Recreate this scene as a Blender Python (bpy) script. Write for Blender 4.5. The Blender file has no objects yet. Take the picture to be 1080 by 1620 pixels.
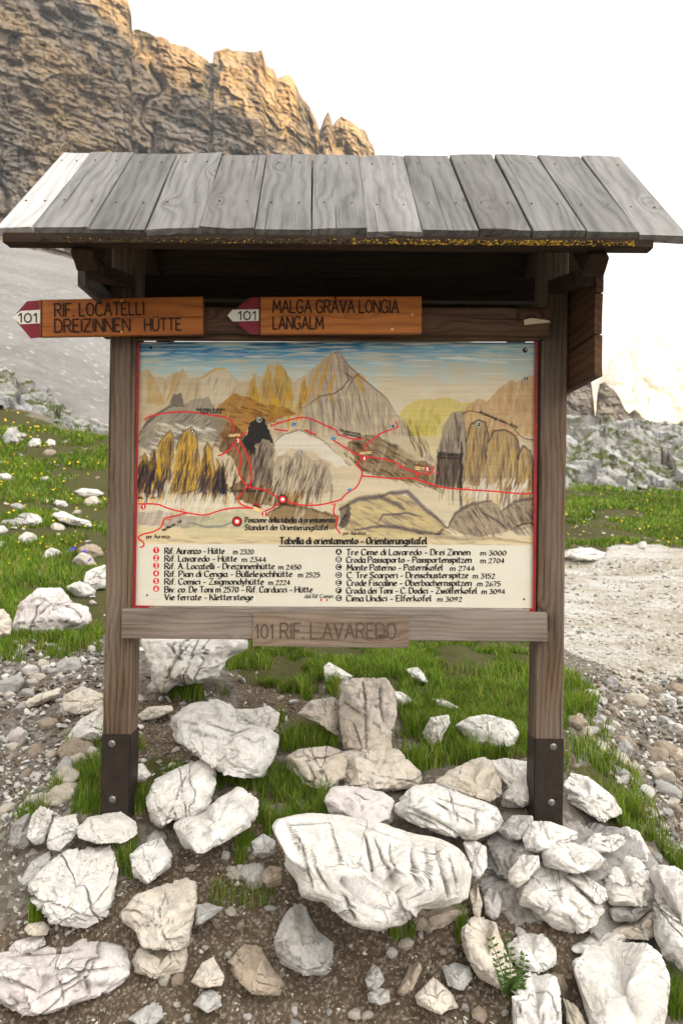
import bpy, math, random
import numpy as np
from mathutils import Matrix, Vector

# ------------------------------------------------------------------ camera, sky, sun, exposure
SC = bpy.context.scene
COL = SC.collection
R = math.radians
CAM_D, CAM_Z, FPX, ROLL = 2.61, 1.17, 1080.0, R(0.7)   # posts stand at y = 0, the camera 2.61 m in front of them
cam = bpy.data.cameras.new('camera')
cam.sensor_fit = 'VERTICAL'; cam.sensor_height = 36.0; cam.lens = 24.0
cam.clip_start = 0.05; cam.clip_end = 12000
cam.dof.use_dof = True; cam.dof.focus_distance = 2.62; cam.dof.aperture_fstop = 4.0
cam_o = bpy.data.objects.new('camera', cam); COL.objects.link(cam_o)
cr, sr = math.cos(ROLL), math.sin(ROLL)
cam_o.matrix_world = Matrix(((cr, -sr, 0, 0), (0, 0, -1, -CAM_D), (sr, cr, 0, CAM_Z), (0, 0, 0, 1)))
SC.camera = cam_o

SUN_EL = R(9.0)
SUN_AZ = math.atan2(0.80, -0.60)          # from +Y towards +X
sdir = Vector((math.sin(SUN_AZ) * math.cos(SUN_EL), math.cos(SUN_AZ) * math.cos(SUN_EL), math.sin(SUN_EL)))
sun = bpy.data.lights.new('sun', 'SUN'); sun.energy = 5.0; sun.angle = R(0.5); sun.color = (1.0, 0.66, 0.24)
sun_o = bpy.data.objects.new('sun', sun); COL.objects.link(sun_o)
sun_o.rotation_euler = (-sdir).to_track_quat('-Z', 'Y').to_euler()

W = bpy.data.worlds.new('World'); SC.world = W; W.use_nodes = True
nt = W.node_tree; nt.nodes.clear()
sky = nt.nodes.new('ShaderNodeTexSky'); sky.sky_type = 'NISHITA'; sky.sun_disc = False
sky.sun_elevation = SUN_EL; sky.sun_rotation = SUN_AZ; sky.air_density = 1.0; sky.dust_density = 2.0; sky.altitude = 2300
bg = nt.nodes.new('ShaderNodeBackground'); bg.inputs['Strength'].default_value = 0.06
bg2 = nt.nodes.new('ShaderNodeBackground'); bg2.inputs['Strength'].default_value = 0.62   # thin bright evening cloud
bg2.inputs['Color'].default_value = (1.0, 0.985, 0.955, 1)
nz = nt.nodes.new('ShaderNodeTexNoise'); nz.inputs['Scale'].default_value = 2.2; nz.inputs['Detail'].default_value = 5
rp = nt.nodes.new('ShaderNodeMapRange'); rp.inputs['From Min'].default_value = 0.3; rp.inputs['From Max'].default_value = 0.7
rp.inputs['To Min'].default_value = 0.88; rp.inputs['To Max'].default_value = 1.0
mx = nt.nodes.new('ShaderNodeMixShader'); wo = nt.nodes.new('ShaderNodeOutputWorld')
tcw = nt.nodes.new('ShaderNodeTexCoord')
L = nt.links.new
L(tcw.outputs['Generated'], nz.inputs['Vector']); L(nz.outputs['Fac'], rp.inputs['Value']); L(rp.outputs['Result'], mx.inputs['Fac'])
dot = nt.nodes.new('ShaderNodeVectorMath'); dot.operation = 'DOT_PRODUCT'; dot.inputs[1].default_value = tuple(Vector((.60, -.42, .80)).normalized())
gl = nt.nodes.new('ShaderNodeMapRange'); gl.inputs['From Min'].default_value = .55; gl.inputs['From Max'].default_value = 1.0    # cloud is brighter on the sunset side
gl.inputs['To Min'].default_value = .275; gl.inputs['To Max'].default_value = 1.55
L(tcw.outputs['Generated'], dot.inputs[0]); L(dot.outputs['Value'], gl.inputs['Value']); L(gl.outputs['Result'], bg2.inputs['Strength'])
L(sky.outputs['Color'], bg.inputs['Color']); L(bg.outputs['Background'], mx.inputs[1]); L(bg2.outputs['Background'], mx.inputs[2])
L(mx.outputs['Shader'], wo.inputs['Surface'])
SC.view_settings.view_transform = 'Standard'; SC.view_settings.look = 'None'
SC.view_settings.exposure = 2.2; SC.view_settings.gamma = 1.0

# ------------------------------------------------------------------ numeric helpers
rng = np.random.default_rng(7)

def U(px, py, d):
    """point of the place seen at photo pixel (px, py), d metres in front of the camera"""
    xr = np.asarray(px, float) - 540.0; yr = 810.0 - np.asarray(py, float)
    X = xr * cr - yr * sr; Z = xr * sr + yr * cr
    d = np.asarray(d, float)
    return np.stack([X * d / FPX, d - CAM_D + 0 * X, CAM_Z + Z * d / FPX], -1)

def pix(P):
    d = np.maximum(P[..., 1] + CAM_D, 0.3)
    X = P[..., 0] / d * FPX; Z = (P[..., 2] - CAM_Z) / d * FPX
    return 540 + X * cr + Z * sr, 810 - (-X * sr + Z * cr)

def _h(i, j, k, s):
    n = (i * 374761393 + j * 668265263 + k * 2147483647 + s * 144665) & 0xFFFFFFFF
    n = ((n ^ (n >> 13)) * 1274126177) & 0xFFFFFFFF
    n = ((n ^ (n >> 16)) * 2246822519) & 0xFFFFFFFF
    return ((n ^ (n >> 15)) & 0xFFFFFF) / float(0x7FFFFF) - 1.0

def noise(p, s=0):
    p = np.asarray(p, float); f = np.floor(p); i = f.astype(np.int64); t = p - f
    t = t * t * t * (t * (t * 6 - 15) + 10)
    x, y, z = i[..., 0], i[..., 1], i[..., 2]; u, v, w = t[..., 0], t[..., 1], t[..., 2]
    def l(a, b, q): return a + (b - a) * q
    a = l(l(_h(x, y, z, s), _h(x + 1, y, z, s), u), l(_h(x, y + 1, z, s), _h(x + 1, y + 1, z, s), u), v)
    b = l(l(_h(x, y, z + 1, s), _h(x + 1, y, z + 1, s), u), l(_h(x, y + 1, z + 1, s), _h(x + 1, y + 1, z + 1, s), u), v)
    return l(a, b, w)

def fbm(p, o=4, s=0, g=0.5):
    r = 0; a = 1.0; q = np.asarray(p, float)
    for k in range(o):
        r = r + a * noise(q, s + k * 17); a *= g; q = q * 2.03 + 11.3
    return r

def ridged(p, o=4, s=0):
    r = 0; a = 1.0; q = np.asarray(p, float)
    for k in range(o):
        r = r + a * (1 - np.abs(noise(q, s + k * 13)) * 2); a *= 0.5; q = q * 2.1 + 5.7
    return r

def cell(p, s=0):
    """cellular noise: distance to the nearest and second nearest point, and a value per cell"""
    p = np.asarray(p, float); f = np.floor(p).astype(np.int64)
    b1 = np.full(p.shape[:-1], 9.0); b2 = b1.copy(); val = b1 * 0
    for a in (-1, 0, 1):
        for b in (-1, 0, 1):
            for c in (-1, 0, 1):
                i, j, k = f[..., 0] + a, f[..., 1] + b, f[..., 2] + c
                q = np.stack([i + .5 + .45 * _h(i, j, k, s), j + .5 + .45 * _h(i, j, k, s + 1), k + .5 + .45 * _h(i, j, k, s + 2)], -1)
                dd = np.sqrt(((q - p) ** 2).sum(-1)); v = _h(i, j, k, s + 3)
                n = dd < b1
                b2 = np.where(n, b1, np.minimum(b2, dd)); val = np.where(n, v, val); b1 = np.where(n, dd, b1)
    return b1, b2, val

def chips(p, s=0):
    """piecewise flat noise: every cell is its own tilted facet, so edges stay crisp"""
    p = np.asarray(p, float); f = np.floor(p).astype(np.int64); best = np.full(p.shape[:-1], 9.0); val = best * 0
    for a in (-1, 0, 1):
        for b in (-1, 0, 1):
            for c in (-1, 0, 1):
                i, j, k = f[..., 0] + a, f[..., 1] + b, f[..., 2] + c
                o = p - np.stack([i + .5 + .5 * _h(i, j, k, s), j + .5 + .5 * _h(i, j, k, s + 1), k + .5 + .5 * _h(i, j, k, s + 2)], -1)
                dd = (o ** 2).sum(-1); v = o[..., 0] * _h(i, j, k, s + 4) + o[..., 1] * _h(i, j, k, s + 5) + o[..., 2] * _h(i, j, k, s + 6) + .35 * _h(i, j, k, s + 3)
                n = dd < best; val = np.where(n, v, val); best = np.where(n, dd, best)
    return val

def inpoly(x, y, poly):
    x = np.asarray(x, float); y = np.asarray(y, float); r = np.zeros(x.shape, bool); n = len(poly)
    for i in range(n):
        (x0, y0), (x1, y1) = poly[i], poly[(i + 1) % n]
        if y0 == y1: continue
        r ^= ((y0 > y) != (y1 > y)) & (x < (x1 - x0) * (y - y0) / (y1 - y0) + x0)
    return r

def sstep(a, b, x):
    t = np.clip((x - a) / (b - a), 0, 1); return t * t * (3 - 2 * t)

# ------------------------------------------------------------------ object helpers
PW = {}
def mesh_from(name, v, f, smooth=False):
    """f: list of faces, or an int array (n, k)"""
    me = bpy.data.meshes.new(name)
    v = np.asarray(v, np.float32)
    if isinstance(f, np.ndarray):
        n, k = f.shape
        me.vertices.add(len(v)); me.vertices.foreach_set('co', v.ravel())
        me.loops.add(n * k); me.loops.foreach_set('vertex_index', f.astype(np.int32).ravel())
        me.polygons.add(n); me.polygons.foreach_set('loop_start', np.arange(0, n * k, k, dtype=np.int32))
        me.update(calc_edges=True)
    else:
        me.from_pydata([tuple(map(float, a)) for a in v], [], f)
    if smooth:
        me.polygons.foreach_set('use_smooth', np.ones(len(me.polygons), bool))
    return me

def link(name, me, mats, parent=None, M=None):
    o = bpy.data.objects.new(name, me); COL.objects.link(o)
    M = M if M is not None else Matrix.Identity(4)
    if me is not None:
        for m in (mats if isinstance(mats, (list, tuple)) else [mats]): me.materials.append(m)
    if parent is not None:
        o.parent = parent; o.matrix_local = PW[parent.name].inverted() @ M
    else:
        o.matrix_local = M
    PW[o.name] = M
    return o

def tag(o, label=None, cat=None, group=None, kind=None):
    if label: o['label'] = label
    if cat: o['category'] = cat
    if group: o['group'] = group
    if kind: o['kind'] = kind
    return o

def empty(name, loc, label, cat, group=None):
    o = link(name, None, None, None, Matrix.Translation(Vector(loc)))
    o.empty_display_size = 0.1
    return tag(o, label, cat, group)

class MB:
    """collects world-space pieces of ONE mesh"""
    def __init__(s): s.v = []; s.f = []; s.m = []; s.n = 0
    def add(s, v, f, mi=0):
        v = np.asarray(v, float); s.v.append(v)
        s.f += [tuple(int(i) + s.n for i in q) for q in f]; s.m += [mi] * len(f); s.n += len(v)
    def box(s, c, size, mi=0, rot=None):
        h = np.array(size) / 2
        v = np.array([[sx, sy, sz] for sx in (-1, 1) for sy in (-1, 1) for sz in (-1, 1)]) * h
        if rot is not None: v = v @ np.array(rot).T
        s.add(v + np.array(c), [(0, 1, 3, 2), (4, 6, 7, 5), (0, 4, 5, 1), (2, 3, 7, 6), (0, 2, 6, 4), (1, 5, 7, 3)], mi)
    def disc(s, c, r, mi=0, n=20, nrm=(0, -1, 0), h=0.0):
        """round disc facing nrm (world -Y by default); h > 0 gives a domed button"""
        a = np.linspace(0, 2 * np.pi, n, endpoint=False); c = np.array(c, float); nrm = np.array(nrm, float)
        t = np.array([1, 0, 0.0]) if abs(nrm[0]) < .5 else np.array([0, 1, 0.0])
        b = np.cross(nrm, t)
        ring = c + r * (np.cos(a)[:, None] * t + np.sin(a)[:, None] * b)
        if h <= 0: s.add(ring, [tuple(range(n))], mi); return
        in2 = c + nrm * h + r * .72 * (np.cos(a)[:, None] * t + np.sin(a)[:, None] * b)
        f = [(i, (i + 1) % n, n + (i + 1) % n, n + i) for i in range(n)] + [tuple(range(n, 2 * n))]
        s.add(np.vstack([ring, in2]), f, mi)
    def build(s, name, mats, parent=None, M=None, smooth=False):
        v = np.vstack(s.v)
        if M is not None:
            Mi = np.array(M.inverted()); v = v @ Mi[:3, :3].T + Mi[:3, 3]
        me = mesh_from(name, v, s.f, smooth)
        o = link(name, me, mats, parent, M)
        me.polygons.foreach_set('material_index', np.array(s.m, np.int32))
        return o

# ------------------------------------------------------------------ material helpers
class NT:
    def __init__(s, name):
        s.mat = bpy.data.materials.new(name); s.mat.use_nodes = True
        s.t = s.mat.node_tree; s.t.nodes.clear()
        s.out = s.t.nodes.new('ShaderNodeOutputMaterial'); s.b = s.t.nodes.new('ShaderNodeBsdfPrincipled')
        s.t.links.new(s.b.outputs[0], s.out.inputs['Surface'])
    def put(s, sock, v):
        if hasattr(v, 'is_output'): s.t.links.new(v, sock)
        elif isinstance(v, tuple) and len(v) == 3 and sock.type == 'RGBA': sock.default_value = (*v, 1)
        else: sock.default_value = v
    def n(s, typ, ins=None, out=0, **kw):
        nd = s.t.nodes.new('ShaderNode' + typ)
        for k, v in kw.items(): setattr(nd, k, v)
        for k, v in (ins or {}).items(): s.put(nd.inputs[k], v)
        return nd.outputs[out]
    def math(s, op, a, b=0.0, c=0.0, clamp=False):
        nd = s.t.nodes.new('ShaderNodeMath'); nd.operation = op; nd.use_clamp = clamp
        s.put(nd.inputs[0], a); s.put(nd.inputs[1], b); s.put(nd.inputs[2], c); return nd.outputs[0]
    def vmath(s, op, a, b=(0, 0, 0)):
        nd = s.t.nodes.new('ShaderNodeVectorMath'); nd.operation = op
        s.put(nd.inputs[0], a); s.put(nd.inputs[1], b); return nd.outputs[0]
    def mix(s, f, a, b, mode='MIX'):
        nd = s.t.nodes.new('ShaderNodeMix'); nd.data_type = 'RGBA'; nd.blend_type = mode
        s.put(nd.inputs[0], f); s.put(nd.inputs[6], a); s.put(nd.inputs[7], b); return nd.outputs[2]
    def rng(s, v, a, b, c=0.0, d=1.0):
        return s.n('MapRange', {'Value': v, 'From Min': a, 'From Max': b, 'To Min': c, 'To Max': d})
    def coord(s, which='Object', scale=(1, 1, 1), rnd=True):
        c = s.n('TexCoord', out={'Generated': 0, 'Object': 3}[which])
        if rnd:
            r = s.n('ObjectInfo', out=5)
            c = s.vmath('ADD', c, s.vmath('MULTIPLY', s.n('CombineXYZ', {0: r, 1: s.math('FRACT', s.math('MULTIPLY', r, 17.3)), 2: s.math('FRACT', s.math('MULTIPLY', r, 71.7))}), (37.0, 23.0, 41.0)))
        if scale != (1, 1, 1): c = s.vmath('MULTIPLY', c, scale)
        return c
    def noise(s, c, scale, detail=4, rough=.55, dist=0.0, out=0):
        return s.n('TexNoise', {'Vector': c, 'Scale': scale, 'Detail': detail, 'Roughness': rough, 'Distortion': dist}, out)
    def vor(s, c, scale, feature='F1', out=0, rnd=1.0):
        return s.n('TexVoronoi', {'Vector': c, 'Scale': scale, 'Randomness': rnd}, out, feature=feature)
    def bump(s, h, strength, dist, nrm=None):
        ins = {'Height': h, 'Strength': strength, 'Distance': dist}
        if nrm is not None: ins['Normal'] = nrm
        return s.n('Bump', ins)
    def done(s, col, rough=.8, nrm=None, metal=0.0, spec=0.3):
        s.put(s.b.inputs['Base Color'], col); s.put(s.b.inputs['Roughness'], rough); s.put(s.b.inputs['Metallic'], metal)
        s.put(s.b.inputs['Specular IOR Level'], spec)
        if nrm is not None: s.put(s.b.inputs['Normal'], nrm)
        return s.mat

def srgb(r, g, b):
    return tuple((c / 255 / 12.92) if c / 255 <= .04045 else ((c / 255 + .055) / 1.055) ** 2.4 for c in (r, g, b))

def wood(name, dark, light, knot=(.03, .02, .015), weather=None, wamt=0.0, freq=55.0, knots=1.0, rough=.8, bstr=.5, vary=.12):
    """grain runs along local X; local Y, Z are across"""
    m = NT(name); c = m.coord()
    sx = m.n('SeparateXYZ', {0: c}); 
    sep = sx.node
    y = m.math('ADD', sep.outputs[1], m.math('MULTIPLY', sep.outputs[2], 0.7))
    wob = m.noise(m.vmath('MULTIPLY', c, (1.3, 5.0, 5.0)), 1.0, 3, .5)
    wob2 = m.noise(m.vmath('MULTIPLY', c, (6.0, 22.0, 22.0)), 1.0, 2, .5)
    kv = m.n('CombineXYZ', {0: m.math('MULTIPLY', sep.outputs[0], 3.2), 1: m.math('MULTIPLY', y, 7.0), 2: 0.0})
    kd = m.vor(kv, 1.0)
    pull = m.math('POWER', 2.718, m.math('MULTIPLY', m.math('MULTIPLY', kd, kd), -28.0))
    ph = m.math('ADD', m.math('MULTIPLY', y, freq), m.math('ADD', m.math('MULTIPLY', wob, 4.5), m.math('ADD', m.math('MULTIPLY', wob2, .8), m.math('MULTIPLY', pull, 2.6 * knots))))
    ring = m.math('FRACT', ph)
    ring = m.math('POWER', m.math('ABSOLUTE', m.math('SUBTRACT', m.math('MULTIPLY', ring, 2.0), 1.0)), 1.6)
    fib = m.noise(m.vmath('MULTIPLY', c, (5.0, 260.0, 260.0)), 1.0, 4, .6)
    big = m.noise(m.vmath('MULTIPLY', c, (2.0, 9.0, 9.0)), 1.0, 4, .6)
    g = m.math('ADD', m.math('MULTIPLY', ring, .20), m.math('ADD', m.math('MULTIPLY', fib, .55), m.math('MULTIPLY', big, .55)))
    col = m.mix(m.rng(g, .42, .86), light, dark)
    r = m.n('ObjectInfo', out=5)
    col = m.mix(m.rng(r, 0, 1, 0.0, .45), col, m.mix(1.0, col, dark, 'MULTIPLY') if False else dark)
    if weather is not None:
        wmask = m.rng(m.noise(m.vmath('MULTIPLY', c, (1.6, 6.0, 6.0)), 1.0, 5, .65), .35, .65, max(0, wamt - .45), min(1, wamt + .35))
        wcol = m.mix(m.rng(g, .3, .95), tuple(x * 1.25 for x in weather), tuple(x * .5 for x in weather))
        col = m.mix(wmask, col, wcol)
    r2 = m.math('FRACT', m.math('MULTIPLY', r, 53.7)); hs = m.n('HueSaturation', {'Color': col, 'Hue': .5, 'Saturation': m.rng(r, 0, 1, 1 - vary, 1 + vary), 'Value': m.rng(r2, 0, 1, 1 - vary, 1 + vary * .6)}); col = hs
    crack = m.rng(m.noise(m.vmath('MULTIPLY', c, (1.1, 75.0, 75.0)), 1.0, 2, .5), .655, .73)
    kn = m.rng(kd, .03, .09, 1.0, 0.0)
    kn = m.math('MULTIPLY', kn, m.math('MULTIPLY', knots, m.rng(m.vor(kv, 1.0, out=1), .35, .4)))
    col = m.mix(m.math('MULTIPLY', crack, .8), col, knot); col = m.mix(m.math('MULTIPLY', kn, .85), col, knot)
    cres = m.math('MULTIPLY', m.rng(m.math('ABSOLUTE', m.math('SUBTRACT', kd, .17)), .0, .035, 1, 0), m.rng(m.noise(m.vmath('MULTIPLY', c, (7, 14, 14)), 1.0, 2), .52, .62))
    col = m.mix(m.math('MULTIPLY', cres, .75 * knots), col, tuple(x * .6 for x in dark))
    h = m.math('SUBTRACT', m.math('ADD', m.math('MULTIPLY', ring, .15), m.math('MULTIPLY', fib, .8)), m.math('MULTIPLY', crack, 1.2))
    return m.done(col, rough, m.bump(h, bstr, .0025), spec=.22)

def plain(name, col, rough=.6, var=.25, scale=30.0, metal=0.0, spec=.3, bstr=.15):
    m = NT(name); c = m.coord(); n = m.noise(c, scale, 5, .65)
    k = m.mix(m.rng(n, .25, .75), tuple(x * (1 - var) for x in col), tuple(min(1, x * (1 + var)) for x in col))
    return m.done(k, rough, m.bump(n, bstr, .002), metal, spec)

def limestone(name, base=(.60, .585, .555), warm=(.47, .39, .29), grey=(.30, .29, .28), stain=.45, pits=.45, crack=.45, sc=1.0):
    m = NT(name); c = m.coord()
    n1 = m.noise(c, 5 * sc, 6, .62); n2 = m.noise(c, 23 * sc, 6, .7); n3 = m.noise(m.vmath('MULTIPLY', c, (1, 1, .35)), 12 * sc, 4, .6, 1.0)
    col = m.mix(m.rng(n1, .40, .72, 0, stain), base, warm)
    col = m.mix(m.rng(n3, .52, .75, 0, .75 * stain + .12), col, grey)
    col = m.mix(m.rng(n2, .47, .75, 0, .55), col, tuple(x * .6 for x in grey)); col = m.mix(m.rng(m.noise(c, 60 * sc, 5, .75), .52, .72, 0, .45), col, tuple(x * .5 for x in grey))
    wc = m.vmath('ADD', c, m.vmath('MULTIPLY', m.n('TexNoise', {'Vector': c, 'Scale': 9.0 * sc, 'Detail': 4.0}, 1), (.12 / sc, .12 / sc, .12 / sc)))
    e = m.math('ABSOLUTE', m.math('SUBTRACT', m.noise(m.vmath('MULTIPLY', wc, (1.0, 1.0, 1.5)), 4.2 * sc, 3, .5), .5))
    lim = m.rng(m.noise(c, 4 * sc, 3), .42, .62)
    ck = m.math('MULTIPLY', m.rng(e, .002, .011, 1, 0), m.math('MULTIPLY', lim, crack))
    col = m.mix(ck, col, (.07, .06, .05))
    pv = m.vor(c, 70 * sc); pm = m.math('MULTIPLY', m.rng(pv, .10, .22, 1, 0), m.rng(m.noise(c, 6 * sc, 3), .50, .62, 0, pits))
    col = m.mix(pm, col, (.10, .085, .07))
    gr_ = m.n('SeparateColor', {0: m.n('Attribute', out=0, attribute_name='crack')}).node.outputs[0]
    col = m.mix(m.math('MULTIPLY', gr_, .82, clamp=True), col, (.065, .054, .043))
    h = m.math('ADD', m.math('MULTIPLY', n2, .6), m.math('ADD', m.math('MULTIPLY', m.noise(c, 90 * sc, 4, .7), .35), m.math('SUBTRACT', m.math('MULTIPLY', n1, .8), m.math('ADD', m.math('MULTIPLY', ck, .7), m.math('MULTIPLY', pm, .6)))))
    return m.done(col, .9, m.bump(h, .8, .009 / sc), spec=.15)

MAT = {}
MAT['roof'] = wood('weathered_roof_wood', (.050, .047, .046), (.225, .215, .205), (.02, .013, .01), weather=(.205, .20, .195), wamt=.42, freq=24, rough=.62, bstr=.6, vary=.30)
MAT['roof_pale'] = wood('pale_roof_wood', (.32, .31, .305), (.50, .49, .485), (.2, .17, .14), weather=(.45, .45, .45), wamt=.6, freq=30, rough=.6, bstr=.4)
MAT['post'] = wood('brown_post_wood', (.028, .016, .010), (.225, .140, .080), (.012, .008, .006), weather=(.185, .152, .125), wamt=.36, freq=42, bstr=.8)
MAT['inner'] = wood('shade_dark_inner_wood', (.012, .007, .004), (.050, .028, .016), (.006, .004, .003), freq=34, rough=.75)  # shade under the roof is put into this near-black wood colour
MAT['gable'] = wood('gable_wood', (.035, .018, .010), (.15, .075, .036), (.012, .008, .006), freq=30, rough=.75)
MAT['rail'] = wood('grey_rail_wood', (.065, .043, .030), (.29, .225, .175), (.03, .02, .014), weather=(.27, .235, .205), wamt=.6, freq=48)
MAT['rail_carved'] = wood('carved_plank_wood', (.085, .052, .032), (.29, .20, .135), (.03, .018, .012), weather=(.27, .225, .185), wamt=.4, freq=40)
MAT['sign'] = wood('varnished_sign_wood', (.22, .056, .010), (.56, .195, .036), (.09, .025, .008), freq=26, rough=.45, bstr=.25, knots=.6, vary=.0)
MAT['iron'] = plain('dark_painted_iron', (.028, .020, .016), .55, .4, 40, .3)
MAT['bolt'] = plain('steel_bolt', (.22, .21, .20), .45, .3, 60, .8)
MAT['brass'] = plain('brass_screw', (.55, .40, .16), .4, .3, 60, .8)
MAT['ink'] = plain('black_paint', (.012, .010, .009), .6, .3, 90)
MAT['carve'] = plain('burnt_lettering', (.030, .014, .008), .8, .4, 90)
MAT['groove'] = plain('worn_carving', (.085, .062, .046), .85, .4, 90)
MAT['red'] = plain('red_frame_paint', (.25, .012, .016), .5, .3, 25)
MAT['signred'] = plain('crimson_arrow_paint', (.19, .010, .022), .5, .25, 40)
MAT['signwhite'] = plain('white_arrow_paint', (.74, .72, .64), .5, .08, 30)
MAT['trail'] = plain('red_trail_paint', (.62, .012, .018), .5, .15, 60)
MAT['white'] = plain('white_paint', (.80, .78, .72), .5, .08, 60)
MAT['blue'] = plain('blue_lake_paint', (.05, .22, .42), .5, .2, 60)
MAT['lichen'] = plain('yellow_lichen', (.34, .21, .02), .95, .5, 90)
MAT['lichen_dark'] = plain('brown_lichen', (.05, .035, .015), .95, .5, 90)
MAT['lime'] = limestone('white_limestone')
MAT['lime_warm'] = limestone('creamy_limestone', (.55, .50, .43), (.38, .29, .19), stain=.6)
MAT['lime_grey'] = limestone('grey_limestone', (.40, .395, .385), (.36, .31, .25), (.2, .2, .2), stain=.5)
MAT['lime_pit'] = limestone('pitted_limestone', pits=.95, stain=.3)
MAT['lime_brown'] = limestone('earth_stained_limestone', (.36, .30, .235), (.26, .18, .11), (.18, .16, .14), stain=.8)
MAT['lime_pink'] = limestone('pinkish_limestone', (.58, .54, .52), (.45, .37, .33), (.33, .30, .30), stain=.5)
MAT['mortar'] = limestone('rough_grey_mortar', (.27, .262, .25), (.24, .2, .16), (.13, .13, .125), stain=.7, pits=.9, sc=2.2)
# ------------------------------------------------------------------ terrain
def prof(pairs, tail):
    d = [0.0, 1.2, 1.62]; z = [-.62, -.58, -.52]
    for py, dd in pairs: d.append(dd); z.append(CAM_Z + (810 - py) / FPX * dd)
    for dd, zz in tail: d.append(dd); z.append(zz)
    return d, z
UC = [-.5, -.33, 0.0, .33, .5]
PR = [prof([(1620, 2.05), (1450, 2.34), (1290, 2.76), (1200, 3.1), (1100, 3.8), (1000, 4.8), (900, 6.6), (810, 8.8), (700, 12.2), (645, 14.5)], [(17, 3.2), (25, 6), (60, 20), (130, 52), (170, 60), (9000, 60)]),
      prof([(1620, 2.08), (1450, 2.34), (1290, 2.70), (1200, 3.05), (1100, 3.75), (1010, 4.8), (900, 7.0), (810, 9.2), (720, 12), (695, 13.5)], [(17, 2.2), (25, 4), (60, 15), (130, 46), (170, 55), (9000, 55)]),
      prof([(1620, 2.10), (1480, 2.30), (1290, 2.66), (1200, 3.0), (1100, 3.7), (1020, 4.8), (950, 6.5), (880, 9.5), (830, 13)], [(25, 1.6), (60, 8), (130, 30), (170, 36), (9000, 36)]),
      prof([(1620, 2.02), (1500, 2.22), (1300, 2.60), (1200, 2.98), (1100, 3.9), (1000, 5.8), (900, 9.3), (870, 11), (772, 20)], [(26, 2.3), (60, 8), (130, 20), (170, 22), (9000, 22)]),
      prof([(1620, 2.00), (1500, 2.20), (1385, 2.5), (1300, 2.88), (1200, 3.35), (1100, 4.2), (1000, 6.0), (900, 9.5), (872, 11), (772, 20)], [(26, 2.2), (60, 6), (130, 8), (170, 8), (9000, 8)])]

def ground_base(x, y):
    d = np.maximum(y + CAM_D, 0.0); u = np.clip(x / np.maximum(d, .6), -.5, .5)
    zs = [np.interp(d, a, b) for a, b in PR]
    r = zs[0] * 0
    for i in range(4):
        t = np.clip((u - UC[i]) / (UC[i + 1] - UC[i]), 0, 1)
        seg = (u >= UC[i]) & (u <= UC[i + 1])
        r = np.where(seg, zs[i] * (1 - t) + zs[i + 1] * t, r)
    return r

def ground_noise(x, y):
    d = np.maximum(y + CAM_D, 0.3)
    p = np.stack([x, y, x * 0], -1)
    r = .028 * fbm(p * 2.3, 3, 3) + .012 * fbm(p * 11, 3, 5)
    far = sstep(3.6, 9, d)
    r = r * (1 - .5 * far) + far * (.10 * fbm(p * .8, 4, 21)) + sstep(14, 40, d) * .5 * fbm(p * .09, 4, 31)
    return r

def ground(x, y):
    x = np.asarray(x, float); y = np.asarray(y, float)
    return ground_base(x, y) + ground_noise(x, y)

def hit1(px, py, dmin=1.3, dmax=60):
    """depth at which the sight line of a photo pixel meets the ground"""
    px = np.atleast_1d(np.asarray(px, float)); py = np.atleast_1d(np.asarray(py, float))
    ds = np.geomspace(dmin, dmax, 260)
    P = U(px[:, None], py[:, None], ds[None, :])
    below = P[..., 2] < ground_base(P[..., 0], P[..., 1])
    k = np.where(below.any(1), below.argmax(1), len(ds) - 1); k = np.maximum(k, 1)
    d = ds[k]
    for _ in range(8):
        Q = U(px, py, d); Q2 = U(px, py, d * .99)
        f = Q[:, 2] - ground(Q[:, 0], Q[:, 1]); f2 = Q2[:, 2] - ground(Q2[:, 0], Q2[:, 1])
        g = np.maximum((f2 - f) / (d * .01), .03)
        d = d + np.clip(f / g, -.06 * d, .06 * d) * .8
    return d
_hx = np.arange(-420, 1521, 10.0); _hy = np.arange(600, 1701, 5.0)
_HT = np.stack([hit1(np.full(len(_hy), x), _hy) for x in _hx], 1)
def hit(px, py):
    px = np.atleast_1d(np.asarray(px, float)); py = np.atleast_1d(np.asarray(py, float))
    fx = np.clip((px + 420) / 10, 0, len(_hx) - 1.001); fy = np.clip((py - 600) / 5, 0, len(_hy) - 1.001)
    i = fx.astype(int); j = fy.astype(int); u = fx - i; v = fy - j
    return (_HT[j, i] * (1 - u) + _HT[j, i + 1] * u) * (1 - v) + (_HT[j + 1, i] * (1 - u) + _HT[j + 1, i + 1] * u) * v

GRASS = [[(-400, 628), (0, 632), (60, 655), (172, 700), (172, 992), (110, 1020), (40, 1020), (0, 1030), (-400, 1050)],
         [(172, 700), (420, 900), (420, 1010), (172, 1000)],
         [(360, 1030), (420, 1008), (880, 1000), (850, 1060), (848, 1200), (700, 1195), (625, 1150), (610, 1090), (540, 1075), (470, 1090), (400, 1080)],
         [(850, 772), (1500, 772), (1500, 885), (850, 868)], [(886, 1070), (925, 1080), (948, 1110), (935, 1150), (890, 1160)],
         [(110, 1190), (160, 1180), (162, 1260), (115, 1240)], [(205, 1190), (300, 1195), (250, 1230), (205, 1285)],
         [(380, 1225), (470, 1225), (510, 1265), (430, 1285), (405, 1300)], [(620, 1190), (690, 1190), (690, 1230), (640, 1240)],
         [(960, 1290), (1010, 1285), (1035, 1330), (1000, 1335)], [(895, 1215), (990, 1200), (1040, 1260), (930, 1240)]]
SOIL = [[(-10, 1475), (300, 1340), (430, 1300), (560, 1420), (760, 1400), (900, 1480), (900, 1640), (-10, 1640)], [(380, 1050), (520, 1040), (520, 1200), (400, 1200)],
        [(130, 1120), (330, 1090), (330, 1300), (140, 1300)], [(840, 1100), (940, 1090), (900, 1220)]]
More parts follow.
